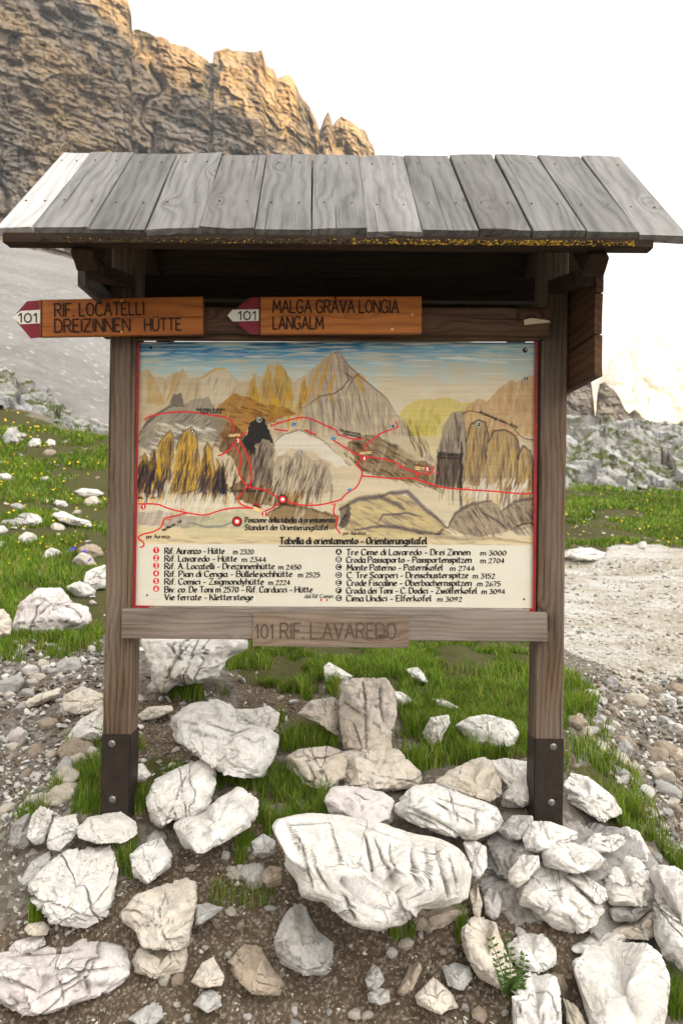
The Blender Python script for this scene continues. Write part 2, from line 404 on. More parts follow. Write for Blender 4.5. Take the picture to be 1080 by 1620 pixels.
PATH = [[(820, 868), (1500, 870), (1500, 1075), (1000, 1090), (940, 1050), (820, 1000)]]

def wob_pix(P):
    px, py = pix(P); d = np.maximum(P[..., 1] + CAM_D, .3)
    q = P / np.maximum(d, 1)[..., None]
    return px + 26 * fbm(q * 14, 3, 61), py + 13 * fbm(q * 14, 3, 67)

def masks(P):
    px, py = wob_pix(P)
    out = []
    for polys in (GRASS, SOIL, PATH):
        m = np.zeros(px.shape, bool)
        for q in polys: m |= inpoly(px, py, q)
        out.append(m)
    d = P[..., 1] + CAM_D
    g, s, p = [a.astype(float) for a in out]
    g = np.where((d > 1.5) & (d < 30), g, 0)
    return g, s, p

def axis(a, b, step, lim, grow):
    xs = list(np.arange(a, b + step / 2, step)); s = step
    while xs[-1] < lim: s *= grow; xs.append(xs[-1] + s)
    lo = [a]; s = step
    while lo[-1] > -lim: s *= grow; lo.append(lo[-1] - s)
    return np.array(lo[:0:-1] + xs)

gx = axis(-2.1, 2.1, .018, 480, 1.05); gx[0], gx[-1] = -480, 680; gy = axis(-1.2, 1.6, .018, 1450, 1.042); gy = np.concatenate([[-520], gy[gy > -500]])
X, Y = np.meshgrid(gx, gy)
Pg = np.stack([X, Y, ground(X, Y)], -1)
nx_, ny_ = len(gx), len(gy)
idx = np.arange(nx_ * ny_).reshape(ny_, nx_)
quads = np.stack([idx[:-1, :-1], idx[:-1, 1:], idx[1:, 1:], idx[1:, :-1]], -1).reshape(-1, 4)

def vcol(me, name, arr):
    a = me.color_attributes.new(name, 'FLOAT_COLOR', 'POINT')
    c = np.ones((len(arr), 4), np.float32); c[:, :arr.shape[1]] = arr
    a.data.foreach_set('color', c.ravel())

def ground_material():
    m = NT('mountain_ground'); c = m.coord('Object', rnd=False)
    a = m.n('Attribute', out=0, attribute_name='cover'); sp = m.n('SeparateColor', {0: a}); S = sp.node.outputs
    n1 = m.noise(c, 3.0, 6, .65); n2 = m.noise(c, 22.0, 6, .7); n3 = m.noise(c, 110.0, 4, .7)
    v = m.vor(c, 42.0); vc = m.vor(c, 42.0, out=1); v2 = m.vor(c, 120.0); vc2 = m.vor(c, 120.0, out=1)
    grav = m.mix(m.rng(n1, .35, .7), (.135, .118, .096), (.070, .056, .040))
    grav = m.mix(m.rng(vc, .4, 1, 0, .65), grav, (.33, .31, .28)); grav = m.mix(m.rng(vc2, 0, 1, 0, .4), grav, (.16, .135, .105))
    soil = m.mix(m.rng(n2, .3, .7), (.052, .037, .023), (.112, .083, .056))
    soil = m.mix(m.rng(vc2, .55, 1, 0, .7), soil, (.34, .30, .25))
    lp = m.noise(m.vmath('MULTIPLY', c, (.8, 1.8, 1.0)), 1.0, 7, .7); path = m.mix(m.rng(lp, .42, .58), (.42, .41, .385), (.27, .235, .18)); path = m.mix(m.rng(n2, .45, .7, 0, .75), path, (.22, .195, .15)); path = m.mix(m.rng(vc, .5, 1, 0, .6), path, (.60, .585, .55)); path = m.mix(m.rng(m.noise(c, 5.0, 6, .7), .60, .66, 0, .7), path, (.13, .12, .05))
    grass = m.mix(m.rng(n2, .3, .7), (.045, .055, .014), (.075, .062, .028))
    nn = m.math('MULTIPLY', m.math('SUBTRACT', n2, .5), .7)
    f = lambda k: m.rng(m.math('ADD', S[k], nn), .35, .65)
    col = m.mix(f(1), grav, soil); col = m.mix(f(2), col, path)
    lm = m.n('SeparateXYZ', {0: c}).node.outputs
    sc = m.mix(m.rng(m.noise(m.vmath('MULTIPLY', c, (.10, .10, .02)), 1.0, 8, .65), .35, .7), (.225, .22, .216), (.15, .138, .126))
    sc = m.mix(m.rng(m.noise(c, 2.2, 6, .75), .45, .75, 0, .5), sc, (.31, .305, .30))
    sc = m.mix(m.rng(m.noise(m.vmath('MULTIPLY', c, (.55, .10, .10)), 1.0, 6, .7, 1.5), .5, .68, 0, .6), sc, (.12, .112, .105)); sc = m.mix(m.rng(m.vor(c, 1.3), .10, .22, .8, 0), sc, (.42, .415, .41))
    gs = m.rng(m.noise(m.vmath('MULTIPLY', c, (.10, .10, .16)), 1.0, 6, .7), .60, .66, 0, .75)
    sc = m.mix(gs, sc, (.13, .15, .05))
    col = m.mix(m.rng(lm[1], 13.0, 16.0), col, sc)
    col = m.mix(f(0), col, grass)
    h = m.math('ADD', m.math('MULTIPLY', v, -.5), m.math('ADD', m.math('MULTIPLY', v2, -.3), m.math('ADD', n2, m.math('MULTIPLY', n3, .4))))
    return m.done(col, .95, m.bump(h, .9, .012), spec=.1)

gm = masks(Pg)
me = mesh_from('ground', Pg.reshape(-1, 3), quads, True)
vcol(me, 'cover', np.stack([q.ravel() for q in gm], -1))
tag(link('ground', me, ground_material()), 'stony alpine ground with grass, gravel path and grey scree', 'ground', kind='structure')

# ------------------------------------------------------------------ rock walls, peaks, outcrops
def cliff_material(name, base, ochre, dark, sc=1.0, oamt=.6, damt=.7, green=0.0, bedx=.012):
    m = NT(name); c = m.coord('Object', rnd=False)
    wv = m.vmath('ADD', c, m.vmath('MULTIPLY', m.n('TexNoise', {'Vector': c, 'Scale': .12 * sc, 'Detail': 5.0}, 1), (2.5 / sc, 2.5 / sc, 2.5 / sc)))
    vert = m.noise(m.vmath('MULTIPLY', wv, (.34 * sc, .34 * sc, .045 * sc)), 1.0, 8, .68)
    bed = m.noise(m.vmath('MULTIPLY', wv, (bedx * sc, bedx * sc, .42 * sc)), 1.0, 7, .66)
    blk = m.noise(m.vmath('MULTIPLY', c, (.6 * sc, .6 * sc, 1.1 * sc)), 1.0, 10, .76)
    lrg = m.noise(c, .028 * sc, 5, .6)
    col = m.mix(m.rng(bed, .35, .65), base, tuple(x * .72 for x in base))
    col = m.mix(m.rng(m.math('ADD', m.math('MULTIPLY', lrg, .6), m.math('MULTIPLY', vert, .4)), .47, .60, 0, oamt), col, ochre)
    col = m.mix(m.rng(vert, .50, .66, 0, damt), col, dark)
    col = m.mix(m.rng(blk, .50, .72, 0, .6), col, tuple(x * .45 for x in base))
    col = m.mix(m.rng(bed, .60, .68, 0, .55), col, dark)
    bt = m.n('SeparateColor', {0: m.n('Attribute', out=0, attribute_name='bed')}).node.outputs[0]
    col = m.mix(m.rng(bt, .25, .8, .0, .5), col, m.mix(.5, base, ochre)); col = m.mix(m.rng(bt, .5, .1, .0, .6), col, dark)
    if green:
        nrm = m.n('NewGeometry', out=1); up = m.n('SeparateXYZ', {0: nrm}).node.outputs[2]
        gk = m.math('MULTIPLY', m.rng(up, .55, .85), m.rng(m.noise(c, .5 * sc, 5, .65), .50, .58, 0, green))
        col = m.mix(gk, col, (.075, .105, .022))
    h = m.math('ADD', m.math('MULTIPLY', blk, 1.0), m.math('ADD', m.math('MULTIPLY', bed, .8), m.math('MULTIPLY', vert, .8)))
    return m.done(col, .95, m.bump(h, 1.0, 2.2 / sc), spec=.08)

def interp_line(line, x): return np.interp(x, [p[0] for p in line], [p[1] for p in line])

def cliff(name, sky_line, base_line, d_base, d_top, nx, ny, seed, mat, label, amp=8.0, cellm=9.0, bedm=5.0, jag=3.0, back=60.0, led=.28, broken=False):
    x0, x1 = sky_line[0][0], sky_line[-1][0]
    px = np.linspace(x0, x1, nx); top = interp_line(sky_line, px); bot = interp_line(base_line, px)
    q = np.stack([px / 9.0, px * 0, px * 0], -1)
    top = top - jag * fbm(q, 4, seed) - jag * .6 * np.abs(noise(q * .45, seed + 3))
    t = np.linspace(0, 1, ny) ** .95
    PX, T = np.meshgrid(px, t); PY = bot + (top - bot) * T
    D0 = np.interp(px, [p[0] for p in d_base], [p[1] for p in d_base]); D1 = np.interp(px, [p[0] for p in d_top], [p[1] for p in d_top])
    D = D0 + (D1 - D0) * T
    P = U(PX, PY, D)
    w = P / cellm
    w = w + .35 * np.stack([noise(w * .9, seed + 41), noise(w * .9, seed + 42), noise(w * .9, seed + 43)], -1)
    rb = fbm(w * np.array([.34, .2, .10]), 4, seed + 5)
    def bricks(bw, bh, k, warp=.6):
        """random blocks between bedding planes and joints: a depth value per block"""
        zw = P[..., 2] / bh + warp * fbm(w * .55, 3, k) + .25 * noise(w * 2.1, k + 1); r = np.floor(zw).astype(np.int64)
        xw = (P[..., 0] + .45 * P[..., 1]) / bw * (1 + .25 * _h(r, r * 0, r * 0, k + 2)) + 7.3 * _h(r, r * 0 + 1, r * 0, k + 3) + .30 * fbm(w * 1.2, 3, k + 4); c_ = np.floor(xw).astype(np.int64)
        fz, fx = zw - r, xw - c_
        return _h(r, c_, r * 0, k + 5), fz, fx
    v1, fz1, fx1 = bricks(cellm * .8, bedm * 2.3, seed + 100); v2, fz2, fx2 = bricks(cellm * .34, bedm * .75, seed + 120); v3, fz3, fx3 = bricks(cellm * .14, bedm * .24, seed + 140)
    gul = np.clip(1 - 7 * np.abs(noise(w * np.array([.62, .3, .10]), seed + 13) + .12 * noise(w * 2.2, seed + 15)), 0, 1)
    ex = noise(w * .5, seed + 31)
    disp = amp * (.95 * rb + .26 * v1 + .11 * v2 + .05 * v3 + led * (.75 * (.5 - fz1) + .42 * (.5 - fz2) * (1 + ex) + .2 * (.5 - fz3)) - .95 * gul * sstep(-.5, .1, ex)
                  - .16 * (fx2 < .07) * (ex > 0) - .05 * (fx3 < .1) + .22 * fbm(w * np.array([3.4, 2, 2.6]), 6, seed + 11, .66) - .18 * np.abs(fbm(w * np.array([1.6, .8, .5]), 4, seed + 12)))
    if broken:
        wb = w + .12 * np.stack([noise(w * 3, seed + 61), noise(w * 3, seed + 62), noise(w * 3, seed + 63)], -1)
        disp = amp * (.8 * rb + .75 * chips(wb * np.array([.8, .5, 1.1]), seed + 70) + .42 * chips(wb * np.array([2.1, 1.3, 2.6]), seed + 80) + .22 * chips(wb * np.array([5.2, 3, 6.0]), seed + 90) + .06 * fbm(w * 9, 3, seed + 11)); v1, v2, v3 = chips(wb * 1.3, seed + 91), chips(wb * 3, seed + 92), chips(wb * 6, seed + 93)
    tone = .5 + .22 * v1 + .15 * v2 + .12 * v3
    fade = np.clip(np.minimum(1.0, (1 - T) * 14 + .25), 0, 1)
    D2 = D - disp * fade * (.35 + .65 * np.clip(T * 8, 0, 1)) * (.25 if broken else 1)
    P = U(PX, PY, np.maximum(D2, 2))
    if broken: P[..., 2] += disp * .55 * np.clip((1 - T) * 8, .3, 1)
    rows = [P]
    for k, (dd, fr) in enumerate(((back * .12, .97), (back * .5, .7), (back, .0))):
        zt = P[-1, :, 2]; zb = P[0, :, 2]
        Q = P[-1].copy(); Q[:, 1] += dd; Q[:, 0] *= 1 + dd / D1; Q[:, 2] = zb + (zt - zb) * fr
        rows.append(Q[None])
    P = np.concatenate(rows, 0); n2 = P.shape[0]
    idx = np.arange(n2 * nx).reshape(n2, nx)
    f = np.stack([idx[:-1, :-1], idx[:-1, 1:], idx[1:, 1:], idx[1:, :-1]], -1).reshape(-1, 4)
    me = mesh_from(name, P.reshape(-1, 3), f, False); tn = np.full((n2, nx), .5); tn[:ny] = tone; vcol(me, 'bed', tn.reshape(-1, 1) * np.ones((1, 3)))
    return tag(link(name, me, mat), label, 'mountain', kind='structure')

CM = cliff_material('banded_dolomite', (.335, .31, .285), (.76, .45, .14), (.05, .048, .052), .8, .5, 1.0)
cliff('mountain', [(-1000, -330), (-700, -250), (-420, -260), (-200, -140), (0, -75), (120, -40), (180, -14), (203, 0), (208, 18), (207, 46), (214, 48), (240, 56), (280, 70), (318, 86), (332, 102), (337, 104), (338, 84), (360, 79), (395, 82), (413, 80), (422, 104), (433, 112), (438, 124), (455, 119), (466, 132), (480, 158), (497, 185), (506, 208), (513, 186), (519, 177), (527, 200), (532, 188), (540, 186), (560, 198), (578, 212), (590, 232), (598, 262), (622, 330), (680, 460), (760, 560)],
      [(-1000, 360), (-420, 380), (0, 398), (60, 410), (135, 455), (250, 500), (500, 560), (760, 600)],
      [(-420, 150), (0, 140), (340, 165), (760, 190)], [(-420, 200), (0, 190), (340, 215), (600, 245), (760, 260)], 1040, 520, 5, CM,
      'tall banded grey and ochre rock wall behind the roof, its right peaks sunlit', amp=6.5, cellm=10.0, bedm=8.0)
CT = cliff_material('far_dolomite', (.62, .57, .51), (.68, .49, .30), (.42, .39, .36), .8, .6, .4)
cliff('rock_tower', [(780, 640), (800, 560), (850, 540), (890, 575), (915, 602), (934, 600), (939, 640), (941, 668)], [(780, 690), (941, 672)], [(780, 150), (941, 150)], [(780, 160), (941, 160)], 160, 130, 15, CT,
      'pale rock tower half hidden behind the right post', amp=3, cellm=6, bedm=3, jag=1.5, back=25)
cliff('rock_tower', [(941, 668), (944, 625), (948, 608), (956, 606), (968, 615), (980, 630), (988, 648), (994, 655), (1000, 650), (1004, 648), (1009, 655), (1018, 660), (1026, 672)], [(941, 676), (1026, 676)], [(941, 146), (1026, 146)], [(941, 152), (1026, 152)], 130, 110, 19, CT,
      'small ochre rock tower with a notch on its left, right of the signboard', amp=2.5, cellm=5, bedm=2.6, jag=1.5, back=20)
CF = cliff_material('mist_painted_dolomite', (.80, .80, .80), (.78, .78, .77), (.74, .74, .74), .15)  # distance mist put into the colour: rock painted near white, low contrast
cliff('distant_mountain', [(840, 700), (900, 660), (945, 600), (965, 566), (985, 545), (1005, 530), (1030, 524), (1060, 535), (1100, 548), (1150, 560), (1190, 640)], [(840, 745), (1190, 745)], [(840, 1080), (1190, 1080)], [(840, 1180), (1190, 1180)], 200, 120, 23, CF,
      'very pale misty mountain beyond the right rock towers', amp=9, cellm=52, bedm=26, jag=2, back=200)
def outcrop_material():
    m = NT('outcrop_limestone'); c = m.coord('Object', rnd=False)
    n1 = m.noise(c, .55, 8, .65); n2 = m.noise(c, 3.5, 8, .72); n3 = m.noise(m.vmath('MULTIPLY', c, (1.2, 1.2, 3.2)), 1.0, 8, .7)
    col = m.mix(m.rng(n1, .38, .62), (.60, .60, .60), (.46, .43, .375)); col = m.mix(m.rng(n2, .45, .68, 0, .75), col, (.25, .245, .24)); col = m.mix(m.rng(n3, .54, .66, 0, .6), col, (.17, .165, .165))
    nrm = m.n('NewGeometry', out=1); up = m.n('SeparateXYZ', {0: nrm}).node.outputs[2]
    gk = m.math('MULTIPLY', m.rng(m.math('ADD', up, m.math('MULTIPLY', m.math('SUBTRACT', n2, .5), .8)), .35, .6), m.rng(m.noise(c, .9, 5, .65), .47, .54, 0, .95))
    col = m.mix(gk, col, m.mix(n2, (.05, .085, .012), (.14, .15, .04)))
    return m.done(col, .95, m.bump(m.math('ADD', n2, m.math('MULTIPLY', n3, .8)), 1.0, .25), spec=.08)
CO = outcrop_material()
cliff('rock_outcrop', [(780, 640), (880, 655), (905, 662), (950, 664), (1000, 668), (1040, 672), (1080, 668), (1150, 660), (1400, 650)], [(780, 770), (900, 768), (960, 762), (1080, 780), (1400, 780)], [(780, 20.5), (1400, 20.5)], [(780, 33), (1400, 33)], 520, 320, 29, CO,
      'long pale limestone ledges with grass patches beyond the meadow on the right', amp=1.3, cellm=2.6, bedm=5.5, jag=2.0, back=9, broken=True)
cliff('rock_outcrop', [(-300, 560), (-60, 572), (-10, 578), (10, 580), (26, 596), (34, 612), (48, 612), (60, 618), (82, 618), (96, 640), (120, 655), (140, 660), (172, 676), (240, 720)], [(-300, 630), (0, 640), (60, 665), (120, 690), (240, 740)], [(-300, 14.2), (0, 14.2), (240, 13.4)], [(-300, 16.5), (0, 16.5), (240, 15.5)], 280, 110, 33, CO,
      'white rocky crest above the left grass slope, below the scree', amp=.5, cellm=1.1, bedm=2.2, jag=3, back=4, broken=True)
# unseen ridge added at the right, shaped to keep the low sun off here
gxx = np.linspace(-500, -70, 140); sxx = np.linspace(-1, 1, 60)
A, B = np.meshgrid(gxx, sxx)
Hh = np.interp(A, [-500, -470, -420, -200, -150, -118, -96, -70], [20, 60, 200, 265, 225, 178, 132, 25]) + 14 * fbm(np.stack([A / 40, B * 2, A * 0], -1), 4, 71)
Pm = np.stack([430 + B * 170, A, 10 + (Hh - 10) * np.clip(1 - np.abs(B), 0, 1) ** .8], -1)
idm = np.arange(Pm.shape[0] * Pm.shape[1]).reshape(Pm.shape[:2])
tag(link('sun_blocking_ridge', mesh_from('sun_blocking_ridge', Pm.reshape(-1, 3), np.stack([idm[:-1, :-1], idm[:-1, 1:], idm[1:, 1:], idm[1:, :-1]], -1).reshape(-1, 4)), CM), 'unseen grey ridge added on the sunset side to block the sun', 'mountain', kind='structure')

# ------------------------------------------------------------------ evening haze round the whole place
hb = MB(); hb.box((100, 480, 170), (1176, 2036, 352))
hm = bpy.data.materials.new('evening_haze'); hm.use_nodes = True; hm.node_tree.nodes.clear()
ho = hm.node_tree.nodes.new('ShaderNodeOutputMaterial'); hv = hm.node_tree.nodes.new('ShaderNodeVolumePrincipled')
hv.inputs['Color'].default_value = (.96, .95, .93, 1); hv.inputs['Density'].default_value = .0004; hv.inputs['Anisotropy'].default_value = .2
hm.node_tree.links.new(hv.outputs[0], ho.inputs['Volume'])
hz = hb.build('haze', [hm]); tag(hz, 'thin pale evening haze between here and the far peaks', 'haze', kind='stuff')
# ------------------------------------------------------------------ stroke lettering
GL = {}
def _g(s):
    for line in s.strip().split('\n'):
        k, w, rest = line.split(' ', 2)
        GL[k] = (float(w), [[tuple(map(float, p.split(','))) for p in st.split()] for st in rest.split(';')])
_g('''A .66 0,0 .33,1 .66,0;.12,.36 .54,.36
B .58 0,0 0,1 .38,1 .52,.88 .52,.65 .38,.54 0,.54;.38,.54 .58,.42 .58,.14 .42,0 0,0
C .60 .60,.84 .46,1 .2,1 .03,.8 0,.5 .03,.2 .2,0 .46,0 .6,.16
D .62 0,0 0,1 .34,1 .56,.84 .62,.5 .56,.16 .34,0 0,0
E .50 .5,1 0,1 0,0 .5,0;0,.52 .4,.52
F .48 .48,1 0,1 0,0;0,.52 .38,.52
G .64 .60,.84 .46,1 .2,1 .03,.8 0,.5 .03,.2 .2,0 .46,0 .6,.14 .6,.45 .36,.45
H .60 0,0 0,1;.6,0 .6,1;0,.52 .6,.52
I .06 .03,0 .03,1
J .40 .4,1 .4,.2 .28,0 .1,0 0,.14
K .58 0,0 0,1;.56,1 0,.45;.18,.6 .58,0
L .46 0,1 0,0 .46,0
M .76 0,0 .06,1 .38,.3 .7,1 .76,0
N .62 0,0 0,1 .62,0 .62,1
O .66 .33,1 .1,.88 0,.5 .1,.12 .33,0 .56,.12 .66,.5 .56,.88 .33,1
P .54 0,0 0,1 .38,1 .54,.86 .54,.62 .38,.48 0,.48
Q .66 .33,1 .1,.88 0,.5 .1,.12 .33,0 .56,.12 .66,.5 .56,.88 .33,1;.4,.25 .66,-.05
R .58 0,0 0,1 .38,1 .54,.87 .54,.64 .38,.5 0,.5;.26,.5 .58,0
S .52 .5,.86 .38,1 .14,1 .02,.84 .06,.64 .44,.42 .52,.2 .38,0 .12,0 0,.15
T .58 0,1 .58,1;.29,1 .29,0
U .60 0,1 0,.2 .14,0 .46,0 .6,.2 .6,1
V .62 0,1 .31,0 .62,1
W .86 0,1 .2,0 .43,.8 .66,0 .86,1
X .58 0,0 .58,1;0,1 .58,0
Y .58 0,1 .29,.5 .58,1;.29,.5 .29,0
Z .58 0,1 .58,1 0,0 .58,0
a .46 .42,.52 .3,.62 .1,.6 0,.42 0,.2 .08,.02 .24,0 .42,.16;.42,.62 .42,.1 .5,0
b .46 0,1 0,.05 .2,0 .4,.08 .46,.3 .4,.54 .24,.62 0,.46
c .40 .4,.5 .28,.62 .1,.58 0,.36 .02,.14 .16,0 .4,.1
d .46 .46,1 .46,0;.46,.48 .3,.62 .1,.58 0,.34 .04,.1 .2,0 .46,.14
e .42 .02,.32 .4,.38 .36,.56 .2,.62 .04,.5 0,.26 .08,.04 .24,0 .42,.1
f .32 .34,.94 .22,1 .12,.88 .12,0;0,.6 .3,.6
g .46 .46,.62 .46,-.18 .32,-.32 .06,-.26;.46,.48 .28,.62 .08,.56 0,.32 .08,.08 .24,.02 .46,.18
h .44 0,1 0,0;0,.42 .18,.62 .36,.56 .42,.4 .42,0
i .08 .04,.62 .04,0;.03,.84 .07,.88
j .20 .16,.62 .16,-.16 .04,-.3;.15,.84 .19,.88
k .44 0,1 0,0;.4,.62 0,.26;.14,.38 .44,0
l .10 .04,1 .04,.08 .12,0
m .72 0,.62 0,0;0,.44 .14,.62 .28,.58 .34,.42 .34,0;.34,.44 .5,.62 .64,.56 .7,.4 .7,0
n .44 0,.62 0,0;0,.42 .18,.62 .36,.56 .42,.4 .42,0
o .46 .22,.62 .04,.52 0,.3 .06,.08 .22,0 .4,.08 .46,.3 .4,.54 .22,.62
p .46 0,.62 0,-.32;0,.46 .2,.62 .4,.54 .46,.3 .4,.08 .2,0 0,.12
q .46 .46,.62 .46,-.32;.46,.46 .26,.62 .06,.54 0,.3 .06,.08 .26,0 .46,.12
r .32 0,.62 0,0;0,.38 .14,.58 .32,.6
s .38 .36,.52 .22,.62 .06,.56 .06,.4 .32,.24 .34,.08 .2,0 0,.08
t .32 .12,.88 .12,.12 .2,0 .32,.06;0,.62 .3,.62
u .44 0,.62 0,.14 .1,0 .24,0 .42,.18;.42,.62 .42,0
v .42 0,.62 .2,0 .42,.62
w .64 0,.62 .16,0 .32,.5 .48,0 .64,.62
x .42 0,.62 .42,0;.42,.62 0,0
y .44 0,.62 .22,.04;.44,.62 .14,-.3 0,-.3
z .40 0,.62 .4,.62 0,0 .42,0
0 .50 .25,.92 .06,.76 0,.46 .06,.14 .25,0 .44,.14 .5,.46 .44,.76 .25,.92
1 .24 0,.7 .18,.92 .18,0
2 .48 .03,.72 .12,.88 .32,.92 .44,.76 .4,.52 0,0 .48,0
3 .46 .02,.92 .44,.92 .2,.56 .4,.48 .46,.26 .36,.04 .16,0 0,.1
4 .50 .36,0 .36,.92 0,.28 .5,.28
5 .46 .44,.92 .08,.92 .04,.52 .28,.58 .44,.4 .42,.14 .24,0 0,.08
6 .46 .4,.9 .16,.7 .02,.4 .04,.12 .22,0 .42,.12 .44,.34 .28,.5 .06,.36
7 .44 0,.92 .44,.92 .14,0
8 .46 .22,.5 .06,.62 .08,.84 .24,.92 .4,.82 .4,.62 .22,.5 .02,.34 .04,.1 .22,0 .42,.1 .44,.32 .22,.5
9 .46 .42,.56 .24,.42 .04,.54 .04,.8 .22,.92 .42,.8 .42,.5 .32,.2 .08,0
. .08 .02,0 .08,.06
- .36 .02,.34 .34,.34
, .08 .06,.06 0,-.14''')
for a, b, dots in (('Ü', 'U', ((.14, 1.16), (.44, 1.16))), ('ü', 'u', ((.08, .8), (.32, .8))), ('ö', 'o', ((.1, .8), (.34, .8))), ('À', 'A', ())):
    w, st = GL[b]
    GL[a] = (w, st + [[(x, y), (x + .05, y + .06)] for x, y in dots] + ([[(.3, 1.24), (.46, 1.1)]] if a == 'À' else []))

def text_strokes(s, gap=.17):
    out = []; x = 0
    for ch in s:
        if ch == ' ': x += .34; continue
        w, st = GL[ch]
        for q in st: out.append([(x + a, b) for a, b in q])
        x += w + gap
    return out, x - gap

_lay = [0]
def ribbon(mb, pts, hw, mi, M3, off, nib=None, seg=.0):
    """sweep a flat pen stroke through 2-D points; M3 maps (x, y, lift) to the place"""
    for (x0, y0), (x1, y1) in zip(pts[:-1], pts[1:]):
        dx, dy = x1 - x0, y1 - y0; l = math.hypot(dx, dy)
        if l < 1e-9: continue
        tx, ty = dx / l, dy / l
        if nib:
            nx, ny = nib; k = abs(tx * ny - ty * nx); m = hw * .40
            nx, ny = nx + (-ty) * m * .6, ny + tx * m * .6
            if (-ty) * nib[0] + tx * nib[1] < 0: nx, ny = nib[0] + ty * m * .6, nib[1] - tx * m * .6
        else: nx, ny = -ty * hw, tx * hw
        e = hw * .45; ex, ey = tx * e, ty * e
        _lay[0] = (_lay[0] + 1) % 61; o = off + _lay[0] * 5e-6
        q = [(x0 - ex + nx, y0 - ey + ny), (x1 + ex + nx, y1 + ey + ny), (x1 + ex - nx, y1 + ey - ny), (x0 - ex - nx, y0 - ey - ny)]
        v = [M3(a, b, o) for a, b in q]
        mb.add(v, [(0, 1, 2, 3)], mi)

def write(mb, s, x0, x1, base, cap, mi, M3, off, weight=.075, nib=True, rot=0.0, jit=0.0):
    """letter a string between photo x0 and x1 on a baseline (photo pixels), cap height in pixels"""
    st, w = text_strokes(s); k = (x1 - x0) / w; c, n_ = math.cos(rot), math.sin(rot)
    for q in st:
        pts = [(a * k, b * cap) for a, b in q]
        pts = [(x0 + a * c + b * n_, base + a * n_ - b * c) for a, b in pts]
        hw = weight * cap
        ribbon(mb, pts, hw, mi, M3, off, (hw * .86, -hw * .5) if nib else None)

def panel_map(d, lift=0.0):
    def f(px, py, o): return U(px, py, d - lift - o)
    return f

# ------------------------------------------------------------------ notice board: timber
nb = empty('notice_board', (-.02, .06, 0), 'roofed wooden orientation board on two brown posts, painted with a mountain trail map', 'notice board')

def beam(name, p0, p1, w, t, side, mat, parent, seed=0, nx=14, bev=.10, warp=.0015, label=None, endcut=(0, 0)):
    """sawn timber from p0 to p1; w across (direction side), t thick"""
    p0 = Vector(p0); p1 = Vector(p1); ax = (p1 - p0); ln = ax.length; ax.normalize()
    sd = Vector(side); sd = (sd - ax * sd.dot(ax)).normalized(); nn = ax.cross(sd)
    M = Matrix((( ax.x, sd.x, nn.x, p0.x), (ax.y, sd.y, nn.y, p0.y), (ax.z, sd.z, nn.z, p0.z), (0, 0, 0, 1)))
    b = min(w, t) * bev; hw, ht = w / 2, t / 2
    k = 7
    sec = []
    corners = [(hw, ht), (-hw, ht), (-hw, -ht), (hw, -ht)]
    for i, (cx, cy) in enumerate(corners):
        sxn, syn = np.sign(cx), np.sign(cy)
        a = [(cx, cy - syn * b), (cx - sxn * b * .3, cy - syn * b * .3), (cx - sxn * b, cy)]
        if i % 2: a = a[::-1]
        sec += a
        c2 = corners[(i + 1) % 4]
        e0 = np.array(a[-1]); e1 = np.array((c2[0], c2[1]))
        for u in (.3, .55, .8):
            if abs(c2[0] - cx) > abs(c2[1] - cy): sec.append((e0[0] + (c2[0] - e0[0]) * u * .95, cy))
            else: sec.append((cx, e0[1] + (c2[1] - e0[1]) * u * .95))
    sec = np.array(sec); ns = len(sec)
    xs = np.linspace(0, ln, nx); V = []
    for j, x in enumerate(xs):
        s3 = np.stack([np.full(ns, x), sec[:, 0], sec[:, 1]], -1)
        q = np.stack([s3[:, 0] * 1.1, s3[:, 1] * 8, s3[:, 2] * 8], -1) + seed * 3.7
        s3[:, 1] += warp * noise(q, seed) * 2; s3[:, 2] += warp * noise(q + 9, seed + 1) * 2
        s3[:, 0] += (endcut[0] if j == 0 else endcut[1] if j == nx - 1 else 0) * s3[:, 1]
        if j in (0, nx - 1): s3[:, 0] += warp * 1.5 * noise(s3 * 30, seed + 2)
        V.append(s3)
    V = np.vstack(V); F = []
    for j in range(nx - 1):
        for i in range(ns):
            i2 = (i + 1) % ns; F.append((j * ns + i, j * ns + i2, (j + 1) * ns + i2, (j + 1) * ns + i))
    F.append(tuple(range(ns))[::-1]); F.append(tuple((nx - 1) * ns + i for i in range(ns)))
    me = mesh_from(name, V, F)
    o = link(name, me, mat, parent, M)
    if label: o['label'] = label
    return o

def V3(px, py, d): return Vector(U(px, py, d).tolist())

DP = CAM_D            # depth of the post fronts
def post_axis(xt, yt, xb, yb, w):   # left front edge pixels -> centre line, square section w
    a = V3(xt, yt, DP); b = V3(xb, yb, DP)
    for q in (a, b): q.x += w / 2; q.y = w / 2
    return a, b
PWD = .104
top_z = CAM_Z + 1.17
posts = []
for (xt, xb, zb) in ((173.5, 160.5, -.10), (855.5, 845.0, -.10)):
    a, b = post_axis(xt, 560, xb, 1285, PWD)
    dirv = (a - b).normalized()
    lo = b + dirv * ((zb - b.z) / dirv.z); hi = b + dirv * ((top_z - b.z) / dirv.z)
    p = beam('post', lo, hi, PWD, PWD, (1, 0, 0), MAT['post'], nb, seed=int(xt), nx=40, bev=.06, warp=.002); posts.append((p, lo, hi))

def mid_at(i, z):
    p, lo, hi = posts[i]; return lo + (hi - lo) * ((z - lo.z) / (hi.z - lo.z))
